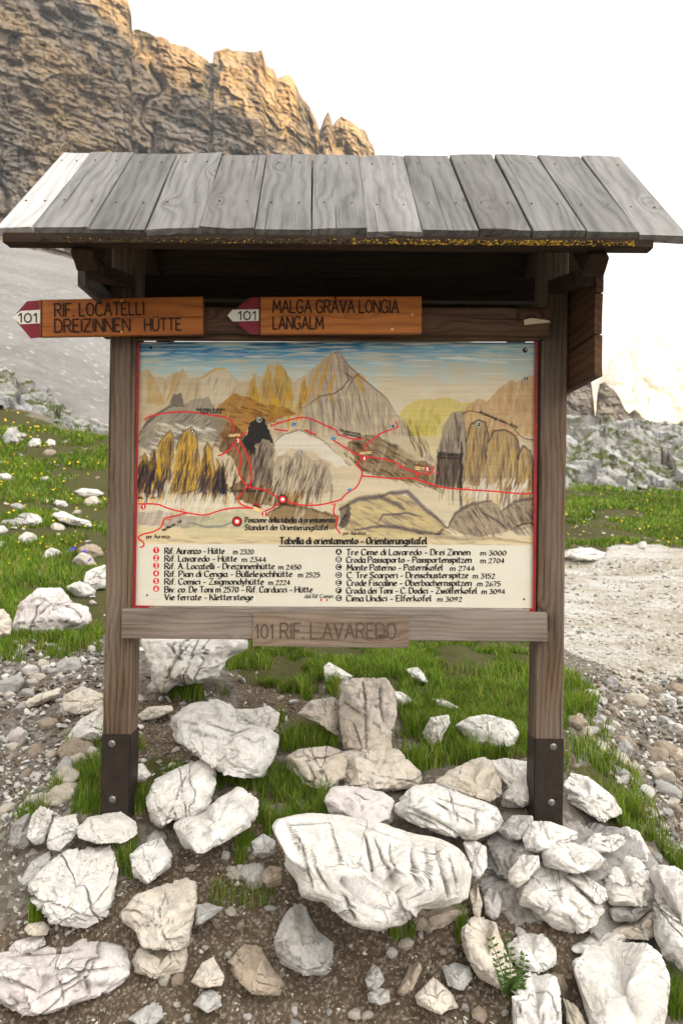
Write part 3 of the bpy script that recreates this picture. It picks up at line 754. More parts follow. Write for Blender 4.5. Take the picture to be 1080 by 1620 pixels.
# iron shoes with bolts (sub-parts)
for i, (y0, y1, bolts, sx) in enumerate(((1161, 1287, ((177, 1177), (178, 1265)), 1), (1168, 1301, ((875, 1182), (872, 1270)), -1))):
    z1 = float(U(540, y0, DP)[2]) - (.0 if i == 0 else 0); 
    cpx = 184 if i == 0 else 866
    z0, z1 = float(U(cpx, y1, DP)[2]) - .03, float(U(cpx, y0, DP)[2])
    c = mid_at(i, (z0 + z1) / 2); h = z1 - z0
    ax = (posts[i][2] - posts[i][1]).normalized()
    rot = [[1, 0, ax.x], [0, 1, ax.y], [0, 0, ax.z]]
    mb = MB(); t = .003
    mb.box((c.x, c.y - PWD / 2 - t / 2 - .0025, c.z), (PWD + .002, t, h), 0, rot)
    mb.box((c.x + sx * (PWD / 2 + t / 2 + .001), c.y, c.z), (t, PWD * .98, h * .97), 0, rot)
    mb.box((c.x - sx * (PWD / 2 + t / 2 + .001), c.y, c.z), (t, PWD * .98, h * .96), 0, rot)
    mb.box((c.x, c.y + PWD / 2 + t / 2 + .003, c.z), (PWD + .001, t, h * .95), 0, rot)
    o = mb.build('iron_shoe', [MAT['iron']], posts[i][0])
    if i == 0: posts_shoes = []
    for (bx, by) in bolts:
        bb = MB(); q = U(bx, by, DP - .009); bb.disc(q, .0105, 0, 6, (0, -1, 0), .006); bb.disc(q + np.array([0, .001, 0]), .0135, 0, 18, (0, -1, 0), .003)
        bb.build('bolt', [MAT['bolt']], posts[i][0])

# rails
def rail(name, x0, y0, x1, y1, d, h, t, mat, seed, parent=nb, **kw):
    return beam(name, V3(x0, y0, d), V3(x1, y1, d), h, t, (0, 0, 1), mat, parent, seed=seed, **kw)
rail('lower_rail', 196.5, 985.5, 862.5, 991.5, DP - .022, .108, .042, MAT['rail'], 11, nx=40)
cp = rail('carved_plank', 400, 997, 646, 999.5, DP - .047, .118, .012, MAT['rail_carved'], 13, nx=24)
rail('ledge', 238, 963.3, 836, 968.0, DP - .004, .026, .03, MAT['rail'], 17, nx=30)
# upper rail: a split log, rough upper edge
rail('upper_rail', 214, 505, 866, 509, DP - .03, .10, .055, MAT['gable'], 19, nx=50, warp=.006, bev=.3)
tb = MB()
sp = [(828, 506), (840, 503), (868, 507), (870, 510), (850, 512), (829, 514)]
tb.add([U(x, y, DP - .066) for x, y in sp] + [U(x, y, DP - .056) for x, y in sp], [tuple(range(6))] + [(i, (i + 1) % 6, 6 + (i + 1) % 6, 6 + i) for i in range(6)])
tb.build('split_splinter', [plain('fresh_split_wood', (.62, .52, .36), .7, .15, 40)], nb)
rail('head_strip', 216, 533, 850, 535.5, DP - .004, .022, .03, MAT['gable'], 23, nx=20)
# back wall boarding of the map + stiles
stile = MB()
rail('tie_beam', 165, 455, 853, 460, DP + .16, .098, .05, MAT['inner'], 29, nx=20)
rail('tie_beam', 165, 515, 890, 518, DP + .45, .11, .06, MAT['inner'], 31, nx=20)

# roof ------------------------------------------------------------
DR, DE = 2.68, 2.14          # ridge and front eave, metres from the camera
RX = [101, 143, 212, 281, 352, 423, 494, 567, 638, 709, 779, 849, 917, 983]
EX = [-8, 53, 140, 228, 316, 403, 492, 581, 668, 757, 843, 927, 1012, 1088]
RY = lambda x: 241.5 + (x - 100) * .0080
EY = lambda x: 357.5 + x * .0120
rnd = random.Random(5)
slope_n = None
for i in range(13):
    e = rnd.uniform(-3, 3) if i not in (0, 12) else 3
    a0, a1 = V3(RX[i], RY(RX[i]), DR), V3(RX[i + 1], RY(RX[i + 1]), DR)
    b0, b1 = V3(EX[i], EY(EX[i]) + e, DE), V3(EX[i + 1], EY(EX[i + 1]) + e, DE)
    top = (a0 + a1) / 2; bot = (b0 + b1) / 2
    w = ((a1 - a0).length + (b1 - b0).length) / 2 - .0035
    th = .026
    nrm = (a1 - a0).cross(top - bot).normalized()
    if nrm.z < 0: nrm = -nrm
    lift = rnd.uniform(-.003, .003)
    off = -nrm * (th / 2 - lift)
    rp_ = beam('roof_plank', bot + off, top + off, w, th, a1 - a0, MAT['roof_pale'] if i == 0 else MAT['roof'], nb, seed=40 + i, nx=24, bev=.12, warp=.0028,
         endcut=(rnd.uniform(-.05, .05), 0), label='pale roof plank at the left end' if i == 0 else None)
    for f in (.30, .86):
        for s in (.22, .78):
            nm = MB(); p = bot + (top - bot) * f + (b1 - b0) * ((s - .5) * (1 - .2 * f)); nm.disc(p + nrm * (lift + .003), .0042, 0, 8, tuple(nrm), .0015)
            nm.build('nail', [MAT['iron']], rp_)
    # rear slope
    rt = top + Vector((0, .022, -.012)); rb = rt + Vector((0, .55, -.55))
    rn = Vector((0, 1, 1)).normalized()
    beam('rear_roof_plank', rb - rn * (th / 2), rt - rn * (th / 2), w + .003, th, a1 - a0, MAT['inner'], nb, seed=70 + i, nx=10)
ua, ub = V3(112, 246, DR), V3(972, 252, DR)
for k in range(3):  # covers added under the rear planks to stop light through their gaps
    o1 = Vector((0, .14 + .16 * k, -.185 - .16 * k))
    beam('rear_gap_cover', ua + o1, ub + o1, .21, .012, (0, 1, -1), MAT['inner'], nb, seed=90 + k, nx=12)
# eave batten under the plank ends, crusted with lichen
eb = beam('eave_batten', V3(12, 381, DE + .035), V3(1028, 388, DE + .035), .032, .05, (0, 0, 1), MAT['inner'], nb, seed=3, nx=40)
def crust(n, xr, sizes, mat, name, seed):
    rg = np.random.default_rng(seed); mb = MB()
    for k in range(n):
        x = xr(rg); y = 377.5 + (x * .0073) + rg.uniform(-3.2, 4.2); s = rg.uniform(*sizes)
        c = U(x, y, DE + .008 + rg.uniform(-.003, .004))
        v = rg.normal(size=(7, 3)); v /= np.linalg.norm(v, axis=1)[:, None]; v = v * s * rg.uniform(.6, 1.1, (7, 1)) * np.array([1.3, .7, .8]) + c
        mb.add(v, [(0, 1, 2), (0, 2, 3), (1, 2, 4), (2, 3, 4), (3, 4, 5), (0, 3, 5), (0, 1, 6), (1, 4, 6), (4, 5, 6), (0, 5, 6)])
    tag(mb.build(name, [mat], nb), kind='stuff')
crust(520, lambda r: float(np.clip(r.normal(800, 130), 560, 1000)), (.0025, .006), MAT['lichen'], 'yellow_lichen', 1)
crust(700, lambda r: r.uniform(60, 990), (.003, .006), MAT['lichen_dark'], 'dark_lichen', 2)
crust(160, lambda r: r.uniform(100, 600), (.002, .004), MAT['lichen'], 'sparse_lichen', 3)
# rafters from post heads to the eave, one brace each side
for i, sx in ((0, -1), (1, 1)):
    pt = mid_at(i, CAM_Z + 1.17)
    e0 = Vector((pt.x, DE - CAM_D + .06, CAM_Z + .80)); r0 = Vector((pt.x, DR - CAM_D, CAM_Z + 1.315))
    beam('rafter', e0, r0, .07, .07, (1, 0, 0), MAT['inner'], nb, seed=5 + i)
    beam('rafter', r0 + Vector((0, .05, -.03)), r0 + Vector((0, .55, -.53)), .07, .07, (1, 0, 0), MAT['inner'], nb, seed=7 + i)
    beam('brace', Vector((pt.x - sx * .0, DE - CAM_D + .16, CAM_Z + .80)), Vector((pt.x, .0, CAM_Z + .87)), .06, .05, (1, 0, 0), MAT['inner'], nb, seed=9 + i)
# gable boards on the outer sides
def gable(x_off, i, y_list, dn, df, mat):
    for k, (ya, yb) in enumerate(y_list):
        za = CAM_Z + (810 - ya) / FPX * dn; zb = CAM_Z + (810 - yb) / FPX * dn
        x = mid_at(i, (za + zb) / 2).x + x_off
        beam('gable_board', (x, dn - CAM_D + (0 if k < len(y_list) - 1 else -.004), (za + zb) / 2), (x, df - CAM_D, (za + zb) / 2), abs(za - zb) - .004, .026, (0, 0, 1), mat, nb, seed=80 + k + i * 5, nx=10)
gable(PWD / 2 + .016, 1, [(398, 458), (459, 523), (524, 592)], 2.345, 2.85, MAT['gable'])
gable(-PWD / 2 - .016, 0, [(388, 429)], 2.36, 2.88, MAT['inner'])
gable(-PWD / 2 - .016, 0, [(430, 460)], 2.36, 2.90, MAT['roof'])
# ------------------------------------------------------------------ the painted map panel
DPN = DP + .014
NXP, NYP = 760, 510
TL, TR, BR, BL = (np.array(q, float) for q in ((219.5, 541), (847.5, 541.5), (843.5, 965.5), (212.5, 960)))
uu, vv = np.meshgrid(np.linspace(0, 1, NXP), np.linspace(0, 1, NYP))
QX = ((TL[0] * (1 - uu) + TR[0] * uu) * (1 - vv) + (BL[0] * (1 - uu) + BR[0] * uu) * vv)
QY = ((TL[1] * (1 - uu) + TR[1] * uu) * (1 - vv) + (BL[1] * (1 - uu) + BR[1] * uu) * vv)
pn = np.stack([QX / 14, QY / 14, QX * 0], -1)
JX = 2.2 * noise(pn, 101) + 1.1 * noise(pn * 3.1, 102); JY = 2.2 * noise(pn, 103) + 1.1 * noise(pn * 3.1, 104)
stre = fbm(np.stack([QX / 60, QY / 3.0, QX * 0], -1), 4, 105)       # horizontal brush streaks
vstr = fbm(np.stack([QX / 4.0 + QY / 14, QY / 40, QX * 0], -1), 4, 106)
mott = fbm(pn * .5, 5, 107)
CANV = np.ones((NYP, NXP, 3)) * np.array(srgb(224, 212, 188))
def blend(mask, col, sl=None):
    c = np.array(srgb(*col)); v = CANV if sl is None else CANV[sl]
    v += mask[..., None] * (c - v)
def bbox(x0, x1, y0, y1, m=10):
    i0 = int(np.clip((x0 - m - 212) / 636 * NXP - 8, 0, NXP - 1)); i1 = int(np.clip((x1 + m - 212) / 636 * NXP + 8, 1, NXP))
    j0 = int(np.clip((y0 - m - 546) / 420 * NYP, 0, NYP - 1)); j1 = int(np.clip((y1 + m - 536) / 420 * NYP, 1, NYP))
    return (slice(j0, j1), slice(i0, i1))
def fill(poly, col, a=1.0, tex=0.0, fade=None):
    xs = [p[0] for p in poly]; ys = [p[1] for p in poly]; sl = bbox(min(xs), max(xs), min(ys), max(ys))
    m = inpoly(QX[sl] + JX[sl], QY[sl] + JY[sl], poly).astype(float) * a
    if tex: m = m * np.clip(1 + tex * vstr[sl] + tex * .6 * mott[sl], 0, 1)
    if fade: m = m * np.clip((fade[1] - QY[sl]) / (fade[1] - fade[0]), 0, 1)
    blend(np.clip(m, 0, 1), col, sl)
def stroke(pts, w, col, a=.8, taper=True):
    xs = [p[0] for p in pts]; ys = [p[1] for p in pts]; sl = bbox(min(xs), max(xs), min(ys), max(ys), w + 3)
    x = QX[sl] + JX[sl] * .4; y = QY[sl] + JY[sl] * .4; best = np.full(x.shape, 99.0); n = len(pts) - 1
    for i in range(n):
        (x0, y0), (x1, y1) = pts[i], pts[i + 1]; l2 = (x1 - x0) ** 2 + (y1 - y0) ** 2 + 1e-9
        t = np.clip(((x - x0) * (x1 - x0) + (y - y0) * (y1 - y0)) / l2, 0, 1)
        d = np.hypot(x - x0 - t * (x1 - x0), y - y0 - t * (y1 - y0))
        s = (i + t) / n
        best = np.minimum(best, d / (1 - .65 * np.abs(2 * s - 1) ** 2 if taper else 1.0))
    blend(a * np.clip(1.35 - best / w, 0, 1), col, sl)
prg = random.Random(3)
def hatch(poly, col, n, dx, dy, w=1.6, a=.4, var=.35):
    n = int(n * 1.7); xs = [p[0] for p in poly]; ys = [p[1] for p in poly]; k = 0; tries = 0
    while k < n and tries < n * 12:
        tries += 1
        x = prg.uniform(min(xs), max(xs)); y = prg.uniform(min(ys), max(ys))
        if not inpoly(np.array(x), np.array(y), poly): continue
        s = prg.uniform(.5, 1.3); bx = prg.uniform(-3, 3)
        ex = dx * s + prg.uniform(-var, var) * abs(dy) * s * .5; ey = dy * s
        stroke([(x, y), (x + ex * .5 + bx * .4, y + ey * .5), (x + ex, y + ey)], w * .8 * prg.uniform(.5, 1.4), col, a * (1.15 if sum(col) < 400 else 1.1) * prg.uniform(.5, 1.2)); k += 1
# sky
skym = np.clip((612 - QY + 10 * mott) / 46, 0, 1); skym = skym * np.clip(.72 + .55 * stre + .25 * (QY < 560), 0, 1)
blend(skym * np.clip(1.12 - (QX - 220) / 1400, .55, 1), (150, 200, 214))
blend(np.clip((578 - QY) / 26, 0, 1) * np.clip(.62 + 1.1 * stre, 0, 1) * np.clip(1.3 - (QX - 220) / 600, .2, 1), (14, 124, 180))
blend(np.clip((553 - QY) / 10, 0, 1) * np.clip(.5 + .6 * stre, 0, .9) * np.clip(1.3 - (QX - 220) / 700, .1, 1), (52, 112, 132))
blend(np.clip((600 - QY) / 30, 0, 1) * np.clip(-.2 + 1.1 * stre, 0, .8), (232, 226, 208))
G1, TAN, LT, OCH, DK, BR_ = (178, 166, 150), (206, 190, 162), (222, 210, 188), (214, 172, 70), (96, 90, 92), (142, 116, 82)
# far ranges
far = [(215, 590), (232, 582), (246, 596), (262, 600), (276, 590), (291, 585), (300, 600), (318, 596), (340, 583), (360, 583), (372, 600), (392, 606), (402, 592), (412, 598), (424, 576), (441, 572), (452, 584), (462, 606), (480, 596), (492, 588), (508, 568), (520, 556), (536, 553), (548, 572), (562, 590), (580, 606), (598, 622), (612, 632), (626, 652), (700, 700), (700, 760), (215, 760)]
fill(far, TAN, .9, .15); fill([(320, 600), (340, 583), (360, 584), (372, 605), (360, 640), (315, 640)], LT, .6, .3)
hatch(far, (150, 138, 130), 150, -6, 26, 1.7, .28); hatch(far, (228, 214, 188), 110, -5, 24, 2.2, .35)
for sp in ([(234, 582), (246, 600), (262, 640), (230, 640)], [(276, 590), (292, 585), (284, 612), (262, 640)]): fill(sp, (196, 168, 110), .5, .4)
stroke([(320, 597), (340, 584), (358, 583)], 2.4, OCH, .6)
spires = [[(386, 650), (394, 606), (401, 592), (410, 620), (414, 650)], [(408, 655), (412, 606), (419, 590), (425, 577), (434, 610), (436, 655)], [(432, 655), (434, 584), (441, 573), (450, 582), (462, 612), (464, 655)], [(466, 650), (476, 608), (484, 596), (490, 640)]]
for sp in spires:
    fill(sp, (204, 178, 120), .9, .25); hatch(sp, OCH, 12, 1, 28, 2.0, .6); hatch(sp, (128, 116, 108), 9, 1, 26, 1.3, .45)
big = [(478, 650), (492, 596), (508, 570), (522, 556), (536, 554), (550, 578), (570, 598), (586, 608), (606, 628), (622, 648), (640, 672), (664, 706), (686, 740), (560, 735), (500, 690)]
fill(big, (196, 182, 162), .95, .2); hatch(big, (140, 130, 126), 110, 6, 34, 1.7, .38); hatch(big, (222, 208, 182), 80, 4, 30, 2.0, .45)
for pts in ([(508, 574), (496, 606), (484, 640)], [(524, 560), (514, 590), (506, 612), (500, 640)], [(530, 590), (520, 615), (527, 638)], [(562, 590), (568, 606), (574, 624)], [(560, 590), (572, 595), (580, 606)]): stroke(pts, 3.0, OCH, .7)
for pts in ([(536, 556), (552, 580), (574, 600), (590, 612), (612, 632), (632, 660)], [(540, 585), (556, 597), (540, 615), (528, 622)], [(546, 624), (560, 596), (570, 590)], [(480, 645), (505, 628), (530, 622), (545, 610)]): stroke(pts, 1.4, (100, 92, 98), .6)
yel = [(632, 652), (650, 636), (668, 634), (690, 632), (710, 630), (728, 638), (745, 634), (752, 660), (720, 690), (690, 725), (660, 700), (640, 672)]
fill(yel, (214, 198, 118), .8, .3); hatch(yel, (180, 172, 90), 40, -4, 18, 2.0, .4)
rg_ = [(728, 655), (738, 642), (756, 628), (770, 634), (790, 615), (806, 602), (818, 604), (832, 596), (850, 594), (850, 700), (740, 700)]
fill(rg_, (206, 178, 140), .9, .25); hatch(rg_, (186, 150, 108), 60, 0, 20, 2.0, .35); hatch(rg_, (222, 200, 160), 40, 0, 18, 2.0, .4)
# middle ground: plain, brown saddle
fill([(215, 690), (850, 690), (850, 866), (215, 866)], (216, 203, 178), .75, .2)
sad = [(350, 640), (372, 622), (400, 634), (440, 642), (470, 652), (430, 668), (400, 672), (380, 690), (360, 700), (340, 680), (330, 662)]
fill(sad, (186, 148, 92), .9, .35); hatch(sad, (120, 90, 62), 40, 14, 5, 1.6, .4)
fill([(330, 660), (370, 668), (398, 700), (420, 740), (440, 770), (470, 780), (470, 800), (420, 800), (372, 792), (360, 770), (384, 760), (372, 730), (340, 706)], (132, 106, 80), .8, .45)
hatch([(340, 690), (400, 690), (460, 790), (370, 790)], (82, 64, 56), 50, -5, 18, 1.8, .45)
fill([(440, 790), (470, 762), (486, 770), (470, 800)], (190, 146, 80), .6, .4)
# left ridge and its tower
fill([(218, 700), (232, 668), (252, 650), (268, 640), (276, 624), (287, 622), (292, 640), (310, 632), (330, 628), (342, 650), (360, 665), (340, 700), (300, 700), (240, 720)], (168, 162, 148), .85, .35)
fill([(270, 640), (276, 624), (287, 622), (292, 644)], (134, 126, 116), .7, .4)
hatch([(220, 700), (240, 660), (330, 640), (350, 690)], (120, 116, 118), 46, -14, 12, 1.6, .4)
hatch([(226, 720), (250, 664), (330, 668), (340, 700)], (226, 220, 206), 40, 16, 5, 2.2, .5)
stroke([(220, 690), (232, 668), (256, 650), (276, 640)], 2.6, (92, 84, 88), .55)
# the three towers
T3 = [[(219, 760), (221, 725), (230, 717), (236, 735), (228, 768)], [(230, 770), (238, 720), (245, 710), (248, 740), (240, 775)], [(246, 770), (250, 706), (260, 690), (270, 681), (275, 690), (274, 720), (262, 760), (250, 778)],
      [(270, 770), (278, 712), (290, 682), (302, 676), (311, 684), (313, 710), (318, 745), (310, 775), (290, 782), (272, 782)], [(316, 770), (322, 712), (328, 700), (336, 712), (340, 750), (342, 775)], [(338, 775), (344, 726), (350, 740), (354, 774)], [(352, 776), (352, 730), (356, 742), (360, 774)]]
for k, sp in enumerate(T3):
    fill(sp, (202, 172, 104), .95, .2); hatch(sp, (222, 182, 84), 16, -2, 30, 2.4, .5); hatch(sp, (104, 96, 100), 22, -4, 30, 1.5, .5)
    lo = [(x, y) for x, y in sp if y > 730]; hatch(sp, (78, 76, 92), 12, -4, 26, 2.0, .45)
    stroke(sp[1:-1], 1.3, (92, 84, 82), .55, False)
hatch([(218, 740), (360, 740), (360, 772), (218, 772)], (92, 88, 104), 40, -9, 26, 2.0, .42)
hatch([(225, 778), (370, 778), (380, 800), (225, 800)], (230, 222, 204), 50, -6, 20, 3.0, .6)
# dark central peak C, pale dome under it, rocks B
dk = [(384, 700), (394, 676), (402, 664), (410, 657), (418, 662), (426, 680), (432, 700), (420, 704), (404, 702), (392, 715)]
fill(dk, (70, 58, 52), .95, .15); hatch(dk, (38, 32, 34), 26, 3, 20, 1.7, .6); hatch(dk, (116, 92, 72), 10, 3, 14, 1.4, .4)
dome = [(396, 740), (404, 706), (414, 694), (426, 696), (434, 710), (436, 735), (430, 760), (410, 768), (398, 768)]
fill(dome, (172, 160, 144), .9, .3); hatch(dome, (92, 84, 84), 40, -5, 24, 1.5, .45)
mB = [(430, 770), (440, 724), (452, 716), (462, 724), (470, 712), (482, 716), (494, 730), (508, 724), (520, 736), (528, 778), (500, 784), (470, 778), (450, 782)]
fill(mB, (192, 178, 158), .9, .3); hatch(mB, (98, 88, 92), 70, -6, 28, 1.5, .5); hatch(mB, (220, 206, 180), 40, -6, 24, 1.8, .45)
snow = [(434, 700), (450, 682), (480, 684), (510, 700), (560, 740), (530, 736), (490, 712), (460, 708), (440, 722)]
fill(snow, (226, 220, 206), .8, .25); stroke([(434, 700), (446, 688), (470, 680), (492, 686), (512, 698), (530, 716)], 1.6, (110, 102, 108), .5)
# right slopes
bs = [(548, 700), (575, 686), (600, 690), (620, 700), (640, 716), (684, 738), (690, 775), (640, 760), (590, 752), (566, 740)]
fill(bs, (150, 130, 104), .8, .4); hatch(bs, (92, 78, 66), 60, 14, 8, 1.7, .45); hatch([(540, 700), (580, 690), (570, 740), (545, 730)], (96, 82, 70), 26, 8, 9, 1.7, .45)
wd = [(626, 712), (636, 696), (654, 698), (670, 712), (668, 730), (640, 724)]; fill(wd, (206, 190, 160), .7, .4)
hatch([(632, 660), (648, 658), (676, 700), (684, 728), (660, 720)], (110, 98, 92), 26, 6, 18, 1.4, .45)
tw = [(686, 765), (692, 706), (704, 672), (716, 652), (734, 652), (736, 700), (732, 770)]
fill(tw, (176, 164, 150), .95, .2); hatch(tw, (104, 92, 86), 40, -1, 40, 1.6, .45); fill([(688, 770), (692, 716), (732, 716), (730, 772)], (92, 80, 72), .6, .4)
stroke([(729, 700), (729, 772)], 3.0, (40, 34, 36), .7)
big2 = [[(732, 770), (736, 700), (744, 672), (756, 664), (768, 668), (772, 690), (768, 725), (756, 770)], [(762, 772), (772, 700), (780, 682), (798, 680), (816, 690), (821, 712), (818, 740), (808, 774)], [(814, 774), (818, 726), (826, 706), (838, 712), (845, 740), (845, 774)]]
for sp in big2:
    fill(sp, (188, 168, 132), .95, .2); hatch(sp, (116, 104, 104), 42, -2, 46, 1.6, .42); hatch(sp, (214, 184, 120), 16, -1, 34, 2.4, .4); stroke(sp[1:-1], 1.8, (86, 76, 78), .65, False)
hatch([(736, 756), (840, 756), (840, 776), (736, 776)], (224, 216, 202), 40, -6, 16, 2.2, .6)
stroke([(730, 655), (742, 650), (760, 652), (790, 666), (806, 672), (824, 690), (828, 694), (846, 696)], 1.0, (84, 72, 66), .7, False)
# lower hills
hl = [(536, 800), (560, 786), (600, 782), (625, 778), (650, 790), (680, 812), (706, 834), (700, 852), (560, 850), (536, 830)]
fill(hl, (200, 184, 146), .85, .3); hatch(hl, (112, 104, 116), 40, 22, 12, 2.4, .38); hatch(hl, (222, 204, 154), 30, 20, 6, 3.0, .45)
for pts, w in (([(536, 806), (566, 790), (600, 786), (626, 798), (640, 806)], 4.5), ([(602, 786), (616, 780), (644, 778), (664, 798), (690, 820), (708, 836)], 4.0), ([(598, 826), (606, 814), (640, 812), (668, 818)], 2.0), ([(560, 838), (610, 832), (660, 840), (720, 852), (780, 852), (840, 860)], 3.6), ([(700, 836), (690, 850), (740, 854)], 4.0)): stroke(pts, w, (98, 92, 110), .7)
for h in ([(708, 836), (720, 812), (748, 796), (778, 792), (794, 806), (806, 838), (760, 850)], [(794, 808), (812, 794), (846, 788), (846, 836), (806, 838)]):
    fill(h, (172, 158, 138), .85, .3); hatch(h, (118, 106, 106), 40, 8, 12, 2.2, .4); stroke(h[:4], 3.0, (96, 88, 96), .6)
stroke([(752, 796), (764, 812), (790, 826), (800, 836)], 2.0, (92, 84, 92), .6); stroke([(812, 834), (830, 828), (846, 828)], 1.4, (50, 46, 48), .7)
fill([(536, 806), (552, 796), (556, 812), (548, 832), (537, 838)], (88, 82, 94), .7, .3)
fill([(218, 812), (250, 808), (300, 816), (340, 818), (300, 836), (218, 830)], (158, 146, 148), .55, .5)
fill([(300, 820), (380, 806), (400, 820), (380, 850), (290, 850)], (180, 184, 152), .45, .4)
fill([(420, 812), (450, 796), (500, 806), (536, 816), (530, 836), (430, 828)], (140, 116, 84), .7, .5); stroke([(425, 810), (450, 798), (490, 804), (530, 818)], 3.0, (96, 78, 66), .45)
stroke([(300, 826), (326, 834), (350, 832), (380, 822)], 2.4, (110, 122, 130), .5)
fill([(215, 834), (536, 840), (850, 852), (850, 866), (215, 862)], (222, 206, 168), .55, .35)
hatch([(240, 850), (840, 858), (840, 864), (240, 862)], (156, 140, 130), 40, 24, 1, 1.6, .28)
# legend field and age
leg = sstep(860.5, 862.5, QY - (QX - 530) * .004)
blend(leg, (223, 217, 200)); blend(leg * np.clip(.12 + .25 * mott, 0, .3), (202, 194, 174))
CANV *= (1 + (.05 * stre * (1 - .85 * leg) + .035 * mott)[..., None]); CANV = np.clip((np.maximum(.62 + (CANV - .62) * 1.15, .004) ** (1.08 + .20 * (1 - leg[..., None]))) * np.array([.86, .885, .935]), 0, 1)

mp = NT('painted_map'); at = mp.n('Attribute', out=0, attribute_name='paint'); cc = mp.coord('Object', rnd=False)
br_ = mp.noise(mp.vmath('MULTIPLY', cc, (30, 30, 420)), 1.0, 4, .6)
MAT['map'] = mp.done(at, .48, mp.bump(br_, .05, .001), spec=.35)

pm = MB()
Pp = U(QX, QY, DPN).reshape(-1, 3)
idp = np.arange(NXP * NYP).reshape(NYP, NXP)
fq = np.stack([idp[1:, :-1], idp[1:, 1:], idp[:-1, 1:], idp[:-1, :-1]], -1).reshape(-1, 4)
# back of the board: 12 mm thick
det = MB(); pmap = panel_map(DPN)
INK, TRL, WH, BLU, REDM, HOU, ROOF, GRYM = 1, 2, 3, 4, 5, 6, 7, 8
def trail(pts, w=1.15, mi=TRL):
    ribbon(det, pts, w, mi, pmap, .0004)
    for q in pts[1:-1]: det.disc(U(q[0], q[1], DPN - .00038), w * DPN / FPX * .98, mi, 8)
def smooth(pts, n=3):
    for _ in range(n - 1):
        q = [pts[0]]
        for a, b in zip(pts[:-1], pts[1:]): q += [(a[0] * .75 + b[0] * .25, a[1] * .75 + b[1] * .25), (a[0] * .25 + b[0] * .75, a[1] * .25 + b[1] * .75)]
        pts = q + [pts[-1]]
    return pts
for t in ([(228, 664), (240, 657), (270, 652), (300, 651), (330, 656), (355, 659), (368, 666), (370, 680), (368, 690)], [(368, 700), (366, 710), (354, 718), (345, 721)],
          [(367, 700), (378, 713), (382, 730), (376, 745), (384, 762), (393, 771)], [(377, 695), (385, 708), (396, 730), (398, 755), (395, 770)], [(393, 771), (405, 772), (422, 776), (435, 785), (447, 790)],
          [(447, 790), (433, 803), (420, 808)], [(389, 772), (378, 785), (376, 795), (390, 802), (404, 805)], [(219, 797), (250, 797), (262, 803), (280, 808), (300, 812), (325, 816), (345, 808), (370, 803), (402, 804)],
          [(297, 811), (275, 817), (258, 820), (258, 832), (245, 841), (222, 846), (218, 852), (228, 858), (228, 864), (222, 866)], [(377, 692), (390, 684)], [(428, 674), (445, 668), (470, 661), (485, 660), (505, 668), (522, 677), (532, 680), (534, 688), (545, 690), (556, 695), (574, 694)],
          [(434, 679), (455, 682)], [(482, 680), (500, 688)], [(527, 696), (545, 708), (562, 718), (573, 722)], [(576, 716), (575, 706), (590, 695), (600, 686), (620, 679), (630, 676), (626, 667)],
          [(576, 722), (600, 725), (625, 730), (640, 742), (660, 748), (675, 751), (683, 748), (686, 738)], [(563, 735), (575, 724)], [(563, 735), (573, 745), (572, 754), (565, 770), (556, 776), (546, 782), (540, 790)], [(447, 790), (470, 799), (500, 800), (525, 795), (540, 790)],
          [(572, 753), (600, 755), (630, 758), (645, 755), (670, 762), (700, 772), (740, 775), (780, 777), (820, 781), (843, 781), (846, 772), (842, 766)], [(659, 748), (657, 759)], [(530, 797), (526, 812), (535, 820), (530, 833), (538, 844)]):
    trail(smooth(t, 3))
for l in ([(463, 668), (470, 669), (468, 673), (460, 674)], [(524, 691), (532, 692), (530, 696), (523, 695)], [(549, 774), (556, 772), (556, 776), (549, 777)]): det.add([U(x, y, DPN - .0012) for x, y in l][::-1], [(0, 1, 2, 3)], BLU)
def spot(x, y, r, mi, lift): det.disc(U(x, y, DPN - lift), r * DPN / FPX, mi, 22)
def house(x, y, w, h):
    det.add([U(a, b, DPN - .0016) for a, b in ((x, y), (x + w, y), (x + w, y - h), (x, y - h))], [(0, 1, 2, 3)], HOU)
    det.add([U(a, b, DPN - .0019) for a, b in ((x - 1, y - h), (x + w + 1, y - h), (x + w * .75, y - h * 1.8), (x + w * .2, y - h * 1.8))], [(0, 1, 2, 3)], ROOF)
    for k in range(2): det.add([U(a, b, DPN - .0019) for a, b in ((x + w * (.2 + .4 * k), y - h * .3), (x + w * (.35 + .4 * k), y - h * .3), (x + w * (.35 + .4 * k), y - h * .7), (x + w * (.2 + .4 * k), y - h * .7))], [(0, 1, 2, 3)], INK)
for h in ((362, 691, 9, 4), (371, 690, 9, 4), (217, 796, 10, 6), (238, 793, 9, 4), (569, 719, 9, 4), (579, 718, 8, 4), (657, 743, 9, 5), (665, 743, 6, 4)): house(*h)
for pts, mi in (([(400, 808), (414, 811), (414, 804), (402, 799)], HOU), ([(399, 800), (413, 805), (410, 797), (403, 795)], REDM)): det.add([U(x, y, DPN - .0021) for x, y in pts], [(0, 1, 2, 3)], mi)
for x, y, r in ((447, 790, 8), (375, 825, 8)): spot(x, y, r, INK, .0022); spot(x, y, r * .76, TRL, .0027); spot(x, y, r * .36, WH, .0032)
for ch, x, y in (('A', 304.5, 682), ('B', 474.5, 715.5), ('C', 410, 664), ('D', 531.5, 558), ('E', 619.5, 674.5), ('F', 756, 671), ('G', 831, 599.5)):
    spot(x, y, 4.3, WH, .0022); spot(x, y, 3.8, INK, .0026); write(det, ch, x - 1.5, x + 1.5, y + 2.3, 4.6, WH, pmap, .0031, .085, False)
for ch, x, y in (('1', 227, 801.5), ('2', 418, 813), ('3', 376.5, 697), ('4', 576, 725), ('5', 675.5, 742)):
    spot(x, y, 4.2, TRL, .0022); write(det, ch, x - 1.2, x + 1.2, y + 2.6, 5.2, WH, pmap, .0031, .12, False)
